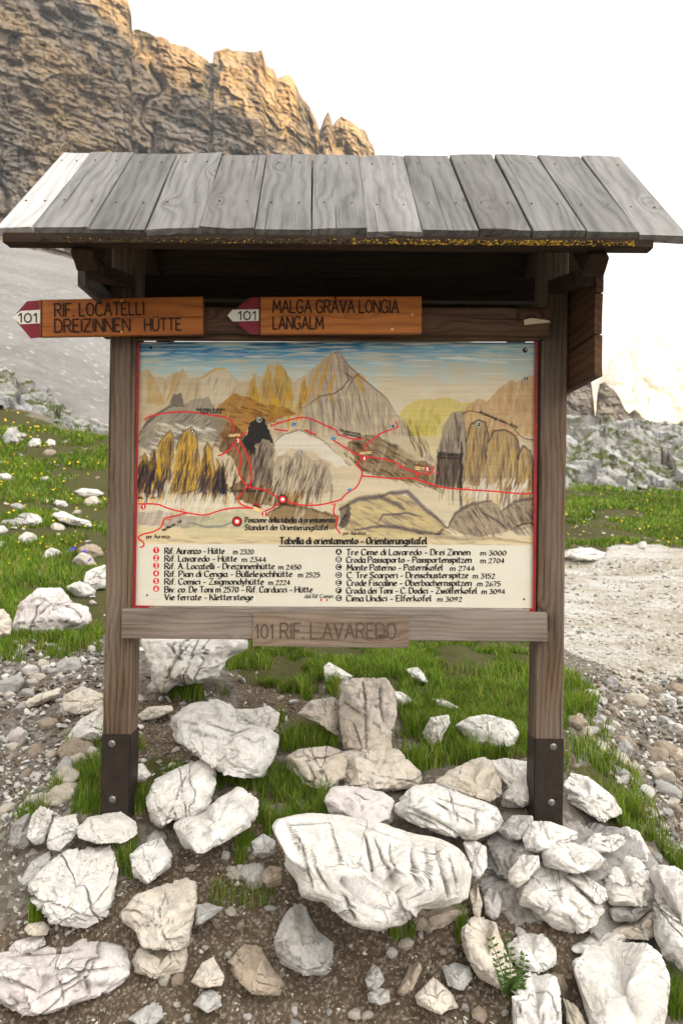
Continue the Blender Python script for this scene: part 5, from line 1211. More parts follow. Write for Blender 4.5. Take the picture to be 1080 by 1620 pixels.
W_, WW, GR, PT, BN, PK, MO = 'lime', 'lime_warm', 'lime_grey', 'lime_pit', 'lime_brown', 'lime_pink', 'mortar'
ROCKS = [
 # label, material, polygon, options
 ('white dark cracked boulder just below the carved lower rail beside the left post', W_, [(220, 1012), (240, 1000), (300, 1000), (385, 1002), (397, 1025), (360, 1045), (345, 1075), (318, 1082), (270, 1088), (262, 1102), (240, 1080), (236, 1050)], dict(cracks=7)),
 ('large tilted cream boulder with a pointed lower right end, between the posts on the left', W_, [(268, 1135), (300, 1112), (345, 1106), (365, 1118), (415, 1142), (443, 1163), (437, 1195), (415, 1233), (385, 1232), (345, 1222), (310, 1195), (275, 1172)], dict(cracks=1, d=2.80, lines=[(((300, 1155), (350, 1172)), 1.8), (((345, 1172), (400, 1150)), 1.8), (((318, 1142), (385, 1162)), 1.3), (((372, 1128), (420, 1150)), 1.5), (((285, 1140), (330, 1150)), 1.2)])),
 ('flat slab lying behind the top right shoulder of the large tilted cream boulder', W_, [(362, 1120), (400, 1122), (425, 1116), (443, 1128), (440, 1146), (430, 1160), (395, 1146)], dict(d=2.98)),
 ('upright angular white rock leaning below the large tilted cream boulder', W_, [(229, 1265), (245, 1232), (290, 1210), (325, 1198), (343, 1215), (343, 1240), (330, 1282), (300, 1293), (275, 1298), (256, 1313), (238, 1300)], dict(cracks=4, d=2.60)),
 ('pitted oval boulder full of small dark holes, left of the big striped slab', PT, [(272, 1305), (285, 1292), (320, 1285), (345, 1262), (380, 1244), (410, 1265), (408, 1292), (395, 1310), (360, 1330), (318, 1350), (290, 1342)], dict(cracks=0, cuts=6, d=2.48)),
 ('thin tan stone lying flat against the inner side of the left post', WW, [(214, 1133), (235, 1118), (272, 1115), (275, 1125), (250, 1136), (220, 1144)], {}),
 ('long pale slab poking out behind the left post from its left side', W_, [(100, 1172), (125, 1140), (164, 1115), (166, 1165), (135, 1182)], {}),
 ('round whitish boulder in the scree left of the left post', WW, [(92, 1130), (100, 1100), (130, 1085), (164, 1098), (164, 1130), (125, 1130)], {}),
 ('narrow tan stone pointing up to the right in the left scree', WW, [(40, 1110), (60, 1098), (98, 1086), (95, 1098), (60, 1117), (42, 1121)], {}),
 ('tall upright column of fissured limestone in the middle behind the board', WW, [(538, 1078), (560, 1072), (612, 1072), (626, 1095), (628, 1130), (620, 1160), (622, 1190), (590, 1192), (542, 1190), (535, 1130)], dict(cracks=1, d=3.05, lines=[(((574, 1078), (580, 1188)), 2.2), (((600, 1080), (606, 1145)), 2.0), (((540, 1108), (602, 1152)), 1.8), (((556, 1140), (574, 1188)), 1.6), (((585, 1120), (622, 1112)), 1.5)])),
 ('low tan rock on the left foot of the fissured limestone column', WW, [(468, 1130), (490, 1108), (530, 1102), (542, 1130), (538, 1168), (510, 1148)], dict(cracks=4, d=3.1)),
 ('broad grassy fissured rock below left of the limestone column', WW, [(447, 1200), (470, 1185), (520, 1180), (548, 1190), (557, 1238), (520, 1252), (480, 1242), (455, 1225)], dict(cracks=6, d=2.86)),
 ('broad cracked foot rock below right of the limestone column', WW, [(538, 1188), (600, 1180), (630, 1185), (650, 1205), (670, 1225), (662, 1247), (600, 1254), (545, 1252)], dict(cracks=6, d=2.82)),
 ('small pointed white rock on the grass above the limestone column', W_, [(511, 1055), (520, 1047), (560, 1070), (542, 1081), (514, 1079)], {}),
 ('small thin white slab lying in grass, just below the rail right of the carved plank', W_, [(639, 1058), (660, 1055), (675, 1070), (681, 1086), (655, 1076)], {}),
 ('thin white flake in the grass touching the right side of the limestone column', W_, [(620, 1093), (635, 1094), (665, 1115), (663, 1123), (625, 1120)], {}),
 ('flat white flake half sunk in the grass right of the thin flake', W_, [(682, 1105), (700, 1105), (729, 1120), (724, 1126), (690, 1117)], {}),
 ('knobbly upright white stone in the grass with a hooked top', W_, [(667, 1160), (680, 1135), (710, 1130), (712, 1145), (702, 1160), (698, 1180), (675, 1181)], dict(cracks=4)),
 ('rounded white boulder behind grass tufts near the right post', W_, [(718, 1147), (740, 1134), (770, 1130), (810, 1140), (822, 1160), (812, 1182), (780, 1186), (750, 1190), (735, 1167)], {}),
 ('smooth cream boulder resting above the dark striped boulder', WW, [(685, 1237), (710, 1218), (765, 1197), (780, 1205), (793, 1235), (794, 1257), (775, 1270), (730, 1254), (700, 1246)], dict(d=2.66, cracks=2)),
 ('white boulder touching the left face of the right post foot', W_, [(770, 1205), (800, 1199), (848, 1208), (848, 1275), (800, 1280), (785, 1272), (795, 1240)], dict(d=2.76)),
 ('plain pale loaf-shaped boulder above the middle of the big striped slab', PK, [(511, 1265), (525, 1243), (560, 1245), (605, 1252), (624, 1264), (622, 1302), (600, 1308), (550, 1298), (520, 1288)], dict(cracks=1, cuts=8, d=2.58)),
 ('wide boulder with long dark diagonal cracks, above right of the big striped slab', W_, [(618, 1278), (650, 1243), (690, 1241), (740, 1257), (785, 1274), (798, 1298), (785, 1319), (750, 1330), (700, 1320), (645, 1302), (625, 1290)], dict(cracks=1, d=2.50, lines=[(((626, 1268), (722, 1318)), 2.2), (((660, 1254), (745, 1302)), 1.6), (((756, 1278), (752, 1316)), 2.2), (((640, 1285), (690, 1306)), 1.6), (((690, 1262), (790, 1290)), 1.3)])),
 ('biggest flat white slab with long dark vertical cracks, lower centre', W_, [(425, 1315), (438, 1291), (490, 1283), (540, 1289), (600, 1302), (650, 1317), (700, 1324), (735, 1345), (747, 1380), (740, 1422), (720, 1438), (662, 1438), (656, 1456), (600, 1472), (555, 1464), (528, 1442), (500, 1422), (478, 1428), (470, 1400), (450, 1372), (443, 1340)], dict(sub=6, cracks=0, cuts=1, dc=2.25, thick=.15, sq=.36, lean=.30, rough=.38, lines=[(((575, 1318), (590, 1385)), 2.2), (((594, 1326), (638, 1438)), 2.4), (((614, 1332), (636, 1432)), 1.8), (((690, 1328), (713, 1436)), 2.2), (((655, 1345), (694, 1353)), 1.4), (((540, 1412), (562, 1458)), 2.2), (((466, 1312), (492, 1402)), 2.2), (((486, 1340), (522, 1424)), 1.8), (((450, 1296), (472, 1352)), 1.8), (((650, 1322), (662, 1438)), 1.8), (((520, 1300), (548, 1392)), 1.5), (((672, 1330), (684, 1408)), 1.4), (((708, 1340), (728, 1420)), 1.5), (((440, 1306), (520, 1300)), 1.6), (((560, 1300), (640, 1330)), 1.3)])),
 ('square white block wedged at the right end of the big striped slab', W_, [(730, 1330), (750, 1327), (769, 1340), (771, 1370), (759, 1391), (745, 1393), (740, 1360)], dict(d=2.38)),
 ('slim upright chip between the big slab and the round grey pebble', WW, [(741, 1412), (755, 1398), (763, 1430), (759, 1454), (748, 1447)], dict(d=2.32)),
 ('smooth round grey pebble standing upright in the gap right of the big slab', GR, [(763, 1420), (772, 1406), (786, 1408), (794, 1425), (790, 1448), (778, 1456), (766, 1446)], dict(d=2.33, cracks=0, cuts=2, rough=.4)),
 ('largest rounded white boulder in the mortared pile under the right post', W_, [(815, 1415), (828, 1388), (850, 1371), (890, 1374), (915, 1395), (945, 1420), (957, 1440), (942, 1467), (905, 1477), (875, 1470), (845, 1442), (820, 1432)], dict(d=2.26, cracks=3)),
 ('knobbly block fused to the upper right of the largest rounded pile boulder', W_, [(890, 1384), (925, 1384), (957, 1405), (962, 1422), (945, 1434), (920, 1410)], dict(d=2.29)),
 ('long smooth slab lying across the mortared pile above its largest boulder', W_, [(855, 1350), (868, 1331), (900, 1332), (945, 1345), (957, 1360), (946, 1377), (900, 1380), (860, 1372)], dict(d=2.34, cracks=1, cuts=8)),
 ('uneven pale block on top of the mortared pile in front of the right post', W_, [(825, 1325), (840, 1301), (870, 1300), (914, 1315), (912, 1332), (870, 1332), (852, 1350), (830, 1347)], dict(d=2.44)),
 ('greyish rounded block just left of the right post foot', GR, [(785, 1312), (810, 1291), (842, 1289), (846, 1312), (826, 1327), (800, 1332)], dict(d=2.52)),
 ('small upright block left of the long smooth slab in the mortared pile', W_, [(803, 1378), (828, 1354), (852, 1352), (854, 1372), (832, 1391), (818, 1406), (803, 1397)], dict(d=2.32)),
 ('flat wide stone at the top right of the mortared pile', W_, [(913, 1340), (938, 1320), (985, 1317), (992, 1335), (965, 1349), (930, 1351)], dict(d=2.46)),
 ('slanting rectangular stone on the right shoulder of the mortared pile', W_, [(978, 1320), (990, 1306), (1010, 1315), (1029, 1350), (1029, 1377), (1005, 1367), (985, 1342)], dict(d=2.46)),
 ('clean broken white block with a small black hollow, right in the mortared pile', W_, [(953, 1392), (968, 1365), (990, 1350), (1012, 1360), (1042, 1400), (1043, 1422), (1020, 1432), (965, 1434), (955, 1417)], dict(d=2.32, cuts=14)),
 ('lump of coarse grey mortar under the clean broken white block', MO, [(960, 1437), (990, 1428), (1028, 1425), (1034, 1440), (1000, 1457), (970, 1460)], dict(d=2.27, cracks=0)),
 ('white wedge rising out of the gravel just right of the right post foot', W_, [(888, 1242), (905, 1222), (930, 1228), (970, 1260), (987, 1287), (950, 1302), (920, 1282), (893, 1267)], dict(d=2.72)),
 ('thin bright slab below the largest rounded pile boulder', W_, [(902, 1496), (930, 1484), (975, 1474), (993, 1479), (986, 1493), (950, 1507), (925, 1514), (905, 1507)], dict(d=2.20)),
 ('tall smooth grey white block in the lower right corner', W_, [(900, 1520), (930, 1509), (975, 1494), (1020, 1489), (1046, 1510), (1061, 1550), (1056, 1595), (1046, 1660), (940, 1660), (920, 1582), (905, 1540)], dict(d=2.10, cracks=2, cuts=5, sub=6, rough=.5, sq=.45)),
 ('long white boulder cut by the right edge of the picture', W_, [(1029, 1372), (1060, 1367), (1110, 1390), (1120, 1545), (1080, 1540), (1048, 1515), (1033, 1480), (1031, 1430), (1043, 1412)], dict(d=2.30, cracks=4)),
 ('pale rock in the shadow under the lump of grey mortar', WW, [(963, 1472), (1000, 1455), (1035, 1440), (1047, 1460), (1036, 1482), (1000, 1486), (975, 1482)], dict(d=2.24)),
 ('tan stained oblong boulder with a rounded lower end, left of the leafy weed', WW, [(727, 1470), (745, 1454), (785, 1457), (791, 1480), (802, 1510), (822, 1545), (822, 1562), (790, 1567), (755, 1547), (738, 1517), (729, 1492)], dict(d=2.20, cracks=2)),
 ('smooth white stone right of the leafy weed', W_, [(800, 1495), (820, 1480), (860, 1477), (879, 1500), (881, 1526), (860, 1537), (825, 1535), (805, 1517)], dict(d=2.20, cracks=0, cuts=6)),
 ('squared rock in the bottom row below the leafy weed', W_, [(808, 1572), (830, 1550), (875, 1539), (886, 1560), (890, 1660), (812, 1660)], dict(d=2.10, cracks=4)),
 ('narrow upright rock in the bottom row left of the tall corner block', WW, [(893, 1580), (912, 1590), (928, 1620), (930, 1660), (896, 1660)], dict(d=2.08)),
 ('pale grey triangular boulder hanging in the dirt left below the big slab', GR, [(432, 1487), (450, 1445), (465, 1429), (485, 1440), (505, 1475), (528, 1490), (527, 1530), (516, 1545), (480, 1542), (445, 1527), (435, 1507)], dict(d=2.18, cracks=3)),
 ('brown stained rock half sunk in the dirt left of the pale grey triangular boulder', BN, [(359, 1520), (385, 1494), (415, 1504), (430, 1530), (452, 1555), (442, 1577), (400, 1572), (370, 1547)], dict(d=2.14)),
 ('small pyramid-shaped stone left of the brown stained rock', WW, [(301, 1554), (320, 1522), (338, 1515), (356, 1545), (351, 1560), (320, 1562)], dict(d=2.12, cuts=14)),
 ('short thick slab underneath the square yellowish block', WW, [(207, 1520), (220, 1498), (250, 1500), (296, 1484), (298, 1515), (291, 1541), (250, 1544), (214, 1540)], dict(d=2.18)),
 ('square yellowish block with a flat top and a beak on its left', WW, [(187, 1447), (215, 1415), (260, 1400), (313, 1392), (313, 1425), (304, 1470), (301, 1497), (280, 1504), (225, 1500), (213, 1472), (195, 1462)], dict(d=2.20, cuts=14, sub=5)),
 ('big rough pitted boulder with a dark hollow, on the left side', PT, [(43, 1402), (60, 1375), (105, 1344), (180, 1341), (189, 1375), (181, 1420), (171, 1452), (135, 1470), (90, 1462), (60, 1442), (47, 1422)], dict(d=2.30, cracks=5, sub=6)),
 ('wide pinkish layered ledge of rock in the bottom left corner', PK, [(-60, 1580), (-20, 1510), (50, 1490), (100, 1490), (150, 1474), (156, 1490), (200, 1494), (209, 1530), (200, 1557), (160, 1577), (110, 1592), (85, 1602), (50, 1604), (0, 1590)], dict(d=2.18, cracks=5, sub=6, lines=[(((20, 1512), (150, 1500)), 2.2), (((60, 1548), (200, 1528)), 1.6), (((95, 1552), (100, 1590)), 2.0), (((135, 1545), (142, 1575)), 3.0), (((0, 1545), (60, 1570)), 1.6)])),
 ('narrow layer of rock on top of the pinkish layered ledge', PK, [(13, 1502), (25, 1488), (70, 1479), (74, 1495), (50, 1507), (20, 1510)], dict(d=2.22)),
 ('white stone with dark pores, right above the beak of the yellowish block', PT, [(205, 1352), (225, 1335), (255, 1326), (273, 1350), (271, 1372), (250, 1387), (235, 1402), (210, 1387)], dict(d=2.40)),
 ('oval white stone in the row just under the left post shoe', W_, [(120, 1311), (140, 1292), (190, 1284), (216, 1300), (219, 1320), (195, 1335), (150, 1332), (124, 1327)], dict(d=2.50, cracks=1, cuts=7)),
 ('angular white stone left of the oval one under the left post', W_, [(73, 1332), (85, 1295), (120, 1287), (127, 1310), (113, 1332), (95, 1347), (76, 1344)], dict(d=2.50)),
 ('leftmost upright white stone of the row under the left post', W_, [(42, 1322), (50, 1290), (65, 1274), (84, 1285), (81, 1310), (71, 1335), (54, 1337)], dict(d=2.54)),
 ('small yellowish stone between the pitted boulder and the pinkish ledge', WW, [(38, 1470), (45, 1461), (70, 1459), (80, 1468), (74, 1480), (45, 1480)], dict(d=2.24)),
 ('white cobble pressed against the foot of the left post shoe', W_, [(208, 1210), (225, 1207), (240, 1225), (228, 1237), (210, 1238)], dict(d=2.72)),
 ('white and tan split boulder on the grass by the left edge, near rail height', PK, [(14, 1002), (30, 955), (60, 930), (97, 929), (112, 950), (142, 960), (147, 985), (120, 1002), (80, 1006), (40, 1008)], dict(cracks=7, cuts=14)),
 ('tan boulder cut by the left edge beside the split boulder', WW, [(-40, 1020), (-30, 975), (5, 962), (20, 982), (17, 1006)], {}),
 ('grey lichen covered rock at the left edge above the pitted boulder', MO, [(12, 1335), (20, 1302), (45, 1285), (55, 1310), (48, 1338), (30, 1345)], dict(d=2.52)),
 ('flat grey slab left above the pitted boulder', GR, [(28, 1400), (50, 1362), (78, 1345), (82, 1360), (62, 1385), (40, 1408)], dict(d=2.40)),
 ('grey chunk at the left end of the big striped slab', GR, [(397, 1332), (415, 1319), (436, 1330), (434, 1352), (415, 1358), (402, 1348)], dict(d=2.42)),
 ('small ochre cube of rock in the dirt left of the big slab', BN, [(410, 1382), (425, 1370), (447, 1374), (446, 1400), (422, 1405)], dict(d=2.34)),
 ('thin grey plate sticking out of the dirt right of the yellowish block', GR, [(307, 1467), (311, 1430), (356, 1435), (335, 1452)], dict(d=2.26)),
 ('brown earthy rock under the overhang of the big slab', BN, [(610, 1450), (650, 1436), (700, 1436), (735, 1428), (742, 1445), (700, 1468), (660, 1472), (620, 1468)], dict(d=2.34)),
 ('small grey angular stone low in the dirt under the big slab', GR, [(576, 1550), (588, 1526), (600, 1530), (609, 1552), (596, 1567), (582, 1563)], dict(d=2.14)),
 ('dark grey cube of stone left of the tan oblong boulder', GR, [(700, 1535), (715, 1525), (742, 1528), (748, 1550), (732, 1567), (708, 1560)], dict(d=2.14)),
 ('long finger of brown stone pointing up in the dirt', BN, [(625, 1570), (640, 1545), (662, 1519), (668, 1532), (655, 1560), (638, 1578)], dict(d=2.13)),
 ('tan and white wedge lying at the bottom edge right of centre', WW, [(655, 1575), (675, 1555), (690, 1549), (715, 1572), (726, 1595), (690, 1603), (660, 1590)], dict(d=2.08)),
 ('bright cobble low in the dirt, left of the brown finger', GR, [(580, 1572), (595, 1563), (615, 1566), (618, 1585), (600, 1590), (583, 1586)], dict(d=2.10)),
 ('grey cobble at the bottom edge left of the centre', GR, [(305, 1590), (320, 1568), (345, 1570), (352, 1592), (330, 1602)], dict(d=2.07)),
 ('flat grey stone on the bottom edge left of the grey cobble', GR, [(200, 1612), (230, 1592), (256, 1590), (260, 1610), (235, 1630)], dict(d=2.04)),
 ('small rounded boulder on the meadow crest at the far left', GR, [(3, 692), (13, 677), (26, 674), (34, 690), (30, 702), (10, 704)], {}),
 ('low white stone on the crest right of the small rounded boulder', W_, [(42, 704), (52, 693), (64, 694), (66, 705), (50, 708)], {}),
 ('tiny white stone highest on the left grass slope', W_, [(72, 700), (78, 694), (88, 697), (88, 706), (76, 706)], {}),
 ('bright white stone halfway up the left grass slope', W_, [(36, 828), (46, 811), (62, 815), (72, 828), (52, 834)], {}),
 ('white flat stones together as one low ledge in the left grass, near the post', W_, [(82, 812), (100, 808), (120, 818), (145, 824), (146, 835), (120, 832), (90, 824)], dict(cracks=6)),
 ('long pale stone in the left grass touching the post outline', W_, [(114, 778), (130, 772), (155, 774), (168, 782), (150, 787), (122, 786)], {}),
 ('thin slab in the left grass above the bright white stone', GR, [(15, 798), (28, 795), (48, 804), (40, 809), (24, 808)], {}),
 ('white stone peeking at the left edge of the grass slope', W_, [(-10, 860), (0, 854), (9, 858), (8, 869), (-8, 870)], {}),
 ('black spotted white rocks right beside the left post at hip height', PT, [(130, 925), (136, 905), (150, 898), (168, 892), (168, 930), (150, 934)], dict(cracks=6)),
 ('round white stone alone on the right meadow', W_, [(1009, 864), (1012, 857), (1020, 856), (1023, 863), (1019, 869), (1012, 869)], dict(cracks=0)),
 ('low white ledge along the meadow edge right of the right post', W_, [(880, 882), (900, 868), (935, 866), (962, 876), (950, 886), (910, 890)], {}),
]
for i, (lab, mat, poly, kw) in enumerate(ROCKS):
    poly_rock('boulder' if max(q[0] for q in poly) - min(q[0] for q in poly) > 60 else 'rock', lab, poly, MAT[mat], 200 + i * 7, **kw)

# grey mortar bed of the rubble base under the right post
bed = [(748, 1400), (765, 1330), (800, 1300), (900, 1300), (1000, 1310), (1045, 1370), (1040, 1480), (1000, 1500), (890, 1560), (790, 1480)]
poly_rock('mortar_bed', 'rough grey mortar holding the pile of white stones under the right post', bed, MAT['mortar'], 901, thick=.09, sub=6, cracks=0, cuts=4, dc=2.42, lean=.85, rough=1.6, cat='mortar')

# ------------------------------------------------------------------ loose stones (single ones) and gravel (stuff)
def stone_mesh(name, seed, sub):
    rg = np.random.default_rng(seed); v, f = ICO[sub]
    p = v * np.array([1, rg.uniform(.65, .95), rg.uniform(.45, .75)])
    return mesh_from(name, shape_rock(p.copy(), v, 1.0, seed, 14, 1.2, None, 1, False) * 1.05, f, sub > 2)
STM = [stone_mesh('stone', 500 + k, 3) for k in range(12)]
smat = [MAT[k] for k in (W_, WW, GR, W_, WW, BN, W_, WW, GR, PK, WW, BN)]
for me_, m_ in zip(STM, smat): me_.materials.append(m_)
AREAS = [('loose limestone chips in the scree left of the left post', 'pale limestone chip lying loose in the scree left of the left post', [(-60, 1020), (160, 1010), (165, 1160), (100, 1290), (-60, 1300)], 60, (.024, .065)),
         ('loose stones on the gravel right of the right post', 'pale angular stone lying loose on the gravel right of the right post', [(895, 1150), (950, 1075), (1120, 1075), (1120, 1350), (1050, 1340), (1000, 1250)], 60, (.022, .055)),
         ('loose stones in the dirt below the big slab', 'small stone stuck in the brown dirt at the bottom of the picture', [(200, 1560), (300, 1350), (420, 1350), (480, 1430), (560, 1470), (740, 1460), (800, 1570), (820, 1640), (200, 1640)], 50, (.014, .036)),
         ('loose stones between the posts', 'loose pale stone between the boulders and grass behind the left post', [(215, 1020), (400, 1050), (460, 1110), (440, 1190), (215, 1260)], 24, (.016, .045))]
AREAS += [('stones wedged between the big boulders', 'pale broken stone wedged between the larger boulders of the bank', [(20, 1290), (230, 1300), (430, 1330), (430, 1400), (200, 1400), (40, 1480)], 26, (.02, .055)),
          ('stones in the mortared pile', 'angular white stone filling a gap in the mortared pile on the right', [(770, 1330), (1050, 1330), (1070, 1500), (900, 1600), (820, 1480)], 26, (.02, .05)),
          ('stones in the left grass slope', 'white stone half sunk in the left grass slope', [(-20, 680), (165, 730), (165, 990), (-20, 930)], 40, (.02, .10))]
PEB = []
for gname, lab, poly, n, sz in AREAS:
    xs = [q[0] for q in poly]; ys = [q[1] for q in poly]; k = 0
    while k < n:
        px, py = rng.uniform(min(xs), max(xs)), rng.uniform(min(ys), max(ys))
        if not inpoly(np.array(px), np.array(py), poly): continue
        d = float(hit(px, py)[0]); q = U(px, py, d)
        s = sz[0] + (sz[1] - sz[0]) * rng.random() ** 2.2; s *= min(1.6, d / 2.3)
        o = bpy.data.objects.new('stone', STM[int(rng.integers(len(STM)))]); COL.objects.link(o)
        o.location = q + np.array([0, 0, s * .12]); o.scale = (s, s, s); o.rotation_euler = (rng.uniform(-.5, .5) + .3, rng.uniform(-.5, .5), rng.uniform(0, 6.28))
        tag(o, lab, 'stone', gname); k += 1

def scatter_mesh(name, n, regions, sizes, mats, seed, lab, sub=1):
    rg = np.random.default_rng(seed); V = []; F = []; MI = []; nv = 0
    base = [shape_rock((ICO[sub][0] * np.array([1, rg.uniform(.45, 1), rg.uniform(.35, .7)])).copy(), ICO[sub][0], 1.0, 40 + k, 6, 1.6, None, 0, False) for k in range(10)]
    f0 = ICO[sub][1]
    for b in base:      # split faces, so that the chips are angular
        for _ in range(4):
            n = rg.normal(size=3); n /= np.linalg.norm(n); s = b @ n; d = s.max() * rg.uniform(.2, .55); b -= n * np.maximum(0, s - d)[:, None]
    for poly, cnt, smul in regions:
        xs = [q[0] for q in poly]; ys = [q[1] for q in poly]
        px = rg.uniform(min(xs), max(xs), cnt * 3); py = rg.uniform(min(ys), max(ys), cnt * 3)
        ok = inpoly(px, py, poly); px, py = px[ok][:cnt], py[ok][:cnt]
        dd = hit(px, py); P = U(px, py, dd)
        s = (sizes[0] + (sizes[1] - sizes[0]) * rg.random(len(px)) ** 3.2) * np.minimum(np.maximum(dd / 2.4, .9), 6) * smul
        for i in range(len(px)):
            b = base[rg.integers(10)]; a = rg.uniform(0, 6.28); t = rg.normal(0, .4)
            Rz = np.array([[math.cos(a), -math.sin(a), 0], [math.sin(a), math.cos(a), 0], [0, 0, 1]]); Rx = np.array([[1, 0, 0], [0, math.cos(t), -math.sin(t)], [0, math.sin(t), math.cos(t)]])
            V.append((b * s[i]) @ (Rz @ Rx).T + P[i] + np.array([0, 0, s[i] * .15])); F.append(f0 + nv); nv += len(b); MI.append(np.full(len(f0), rg.integers(len(mats))))
    me = mesh_from(name, np.vstack(V), np.concatenate(F), False); o = link(name, me, mats)
    me.polygons.foreach_set('material_index', np.concatenate(MI).astype(np.int32))
    return tag(o, lab, 'gravel', kind='stuff')
GV = [plain('gravel_%s' % nm, c, .95, .3, 60) for nm, c in (('white', (.46, .445, .41)), ('cream', (.27, .235, .185)), ('grey', (.165, .158, .148)), ('brown', (.115, .086, .06)), ('pale', (.38, .365, .335)))]
scatter_mesh('gravel', 0, [([(-120, 1010), (165, 1000), (168, 1180), (110, 1290), (-120, 1330)], 4200, 1.0), ([(890, 1165), (945, 1060), (1200, 1060), (1200, 1380), (1050, 1350), (1000, 1260)], 4600, .9),
        ([(-80, 1560), (200, 1540), (300, 1340), (420, 1330), (480, 1430), (560, 1470), (740, 1450), (830, 1560), (830, 1680), (-80, 1680)], 1700, .5), ([(215, 1020), (420, 1040), (470, 1110), (440, 1190), (215, 1290)], 600, .9),
        ([(-80, 1270), (60, 1270), (200, 1330), (210, 1430), (180, 1480), (-80, 1490)], 1000, .8)], (.003, .026), GV, 11, 'fine pale gravel scattered over the bare ground round the board')
scatter_mesh('path_rubble', 0, [([(850, 885), (1250, 880), (1250, 1080), (900, 1085)], 2600, .36), ([(850, 775), (1300, 775), (1300, 870), (850, 870)], 420, .30), ([(-200, 650), (168, 700), (168, 1000), (-200, 1000)], 200, .55)], (.012, .04), GV[:1] + GV[4:] + GV[1:2], 12, 'small whitish rubble on the path and in the meadow')

# ------------------------------------------------------------------ grass, flowers, weed (stuff one could not count)
def grass_mesh(name, regions, seed, lab, mat):
    rg = np.random.default_rng(seed); V = []; F = []; C = []; nv = 0
    for poly, cnt, L0, L1, w, clump, usemask in regions:
        xs = [q[0] for q in poly]; ys = [q[1] for q in poly]
        m = cnt * (6 if usemask else 3)
        px = rg.uniform(min(xs), max(xs), m); py = rg.uniform(min(ys), max(ys), m)
        ok = inpoly(px, py, poly); px, py = px[ok], py[ok]
        dd = hit(px, py); P = U(px, py, dd)
        cl = fbm(P * np.array([1, 1, 0]) * clump, 3, seed + 5)
        keep = (cl > -.28 + .25 * rg.random(len(cl)))
        if usemask: keep &= masks(P)[0] > .5
        P = P[keep][:cnt]; cl = cl[keep][:cnt]; dd = dd[keep][:cnt]; n = len(P)
        P[:, 2] = ground(P[:, 0], P[:, 1]) - .004
        ln = rg.uniform(L0, L1, n) * (.75 + .5 * np.clip(cl, -.5, 1)); ww = w * rg.uniform(.7, 1.3, n) * np.clip(dd / 2.6, .8, 6)
        a = rg.uniform(0, 6.28, n); lean = rg.uniform(.1, .75, n); dx, dy = np.cos(a), np.sin(a)
        sxv = np.stack([-dy, dx * .4, 0 * a], -1); sxv /= np.linalg.norm(sxv, axis=1)[:, None]
        up = np.array([0, 0, 1.0])
        def at(t, bend): return P + np.stack([dx, dy, 0 * a], -1) * (ln * lean * bend)[:, None] + up * (ln * t)[:, None]
        p0, p1, p2 = P, at(.5, .22), at(.92, .85)
        hw = (ww / 2)[:, None]
        v = np.stack([p0 - sxv * hw, p0 + sxv * hw, p1 - sxv * hw * .8, p1 + sxv * hw * .8, p2], 1).reshape(-1, 3)
        b = np.arange(n)[:, None] * 5 + nv
        F.append(np.concatenate([b + np.array([0, 1, 3]), b + np.array([0, 3, 2]), b + np.array([2, 3, 4])])); V.append(v); nv += len(v)
        t = rg.random(n); g = np.where((t < .12)[:, None], np.array([.27, .22, .08]), np.where((t < .5)[:, None], np.array([.165, .25, .016]), np.array([.07, .135, .011])))
        g = g * (1 + .35 * np.clip(cl, -1, 1))[:, None] * rg.uniform(.75, 1.25, (n, 1))
        C.append(np.repeat(g, 5, 0))
    me = mesh_from(name, np.vstack(V), np.concatenate(F), False); vcol(me, 'blade', np.vstack(C))
    return tag(link(name, me, mat), lab, 'grass', kind='stuff')
gmt = NT('grass_blades'); ga = gmt.n('Attribute', out=0, attribute_name='blade')
gmt.put(gmt.b.inputs['Subsurface Weight'], 0.0)
tr = gmt.t.nodes.new('ShaderNodeBsdfTranslucent'); gmt.t.links.new(ga, tr.inputs['Color']); mxs = gmt.t.nodes.new('ShaderNodeMixShader'); mxs.inputs[0].default_value = .35
gmt.done(ga, .6, spec=.2); gmt.t.links.new(gmt.b.outputs[0], mxs.inputs[1]); gmt.t.links.new(tr.outputs[0], mxs.inputs[2]); gmt.t.links.new(mxs.outputs[0], gmt.out.inputs['Surface'])
GB = gmt.mat
grass_mesh('grass', [([(-250, 625), (172, 690), (172, 1020), (-250, 1050)], 60000, .05, .12, .0042, 1.6, True), ([(172, 705), (430, 900), (430, 1020), (172, 1000)], 6000, .05, .12, .004, 1.6, True),
                     ([(360, 1000), (900, 995), (860, 1200), (700, 1200), (420, 1100)], 60000, .03, .085, .0034, 2.5, True), ([(850, 770), (1250, 770), (1250, 888), (850, 870)], 22000, .07, .16, .006, .8, True)],
           3, 'short green alpine grass on the slopes round the board', GB)
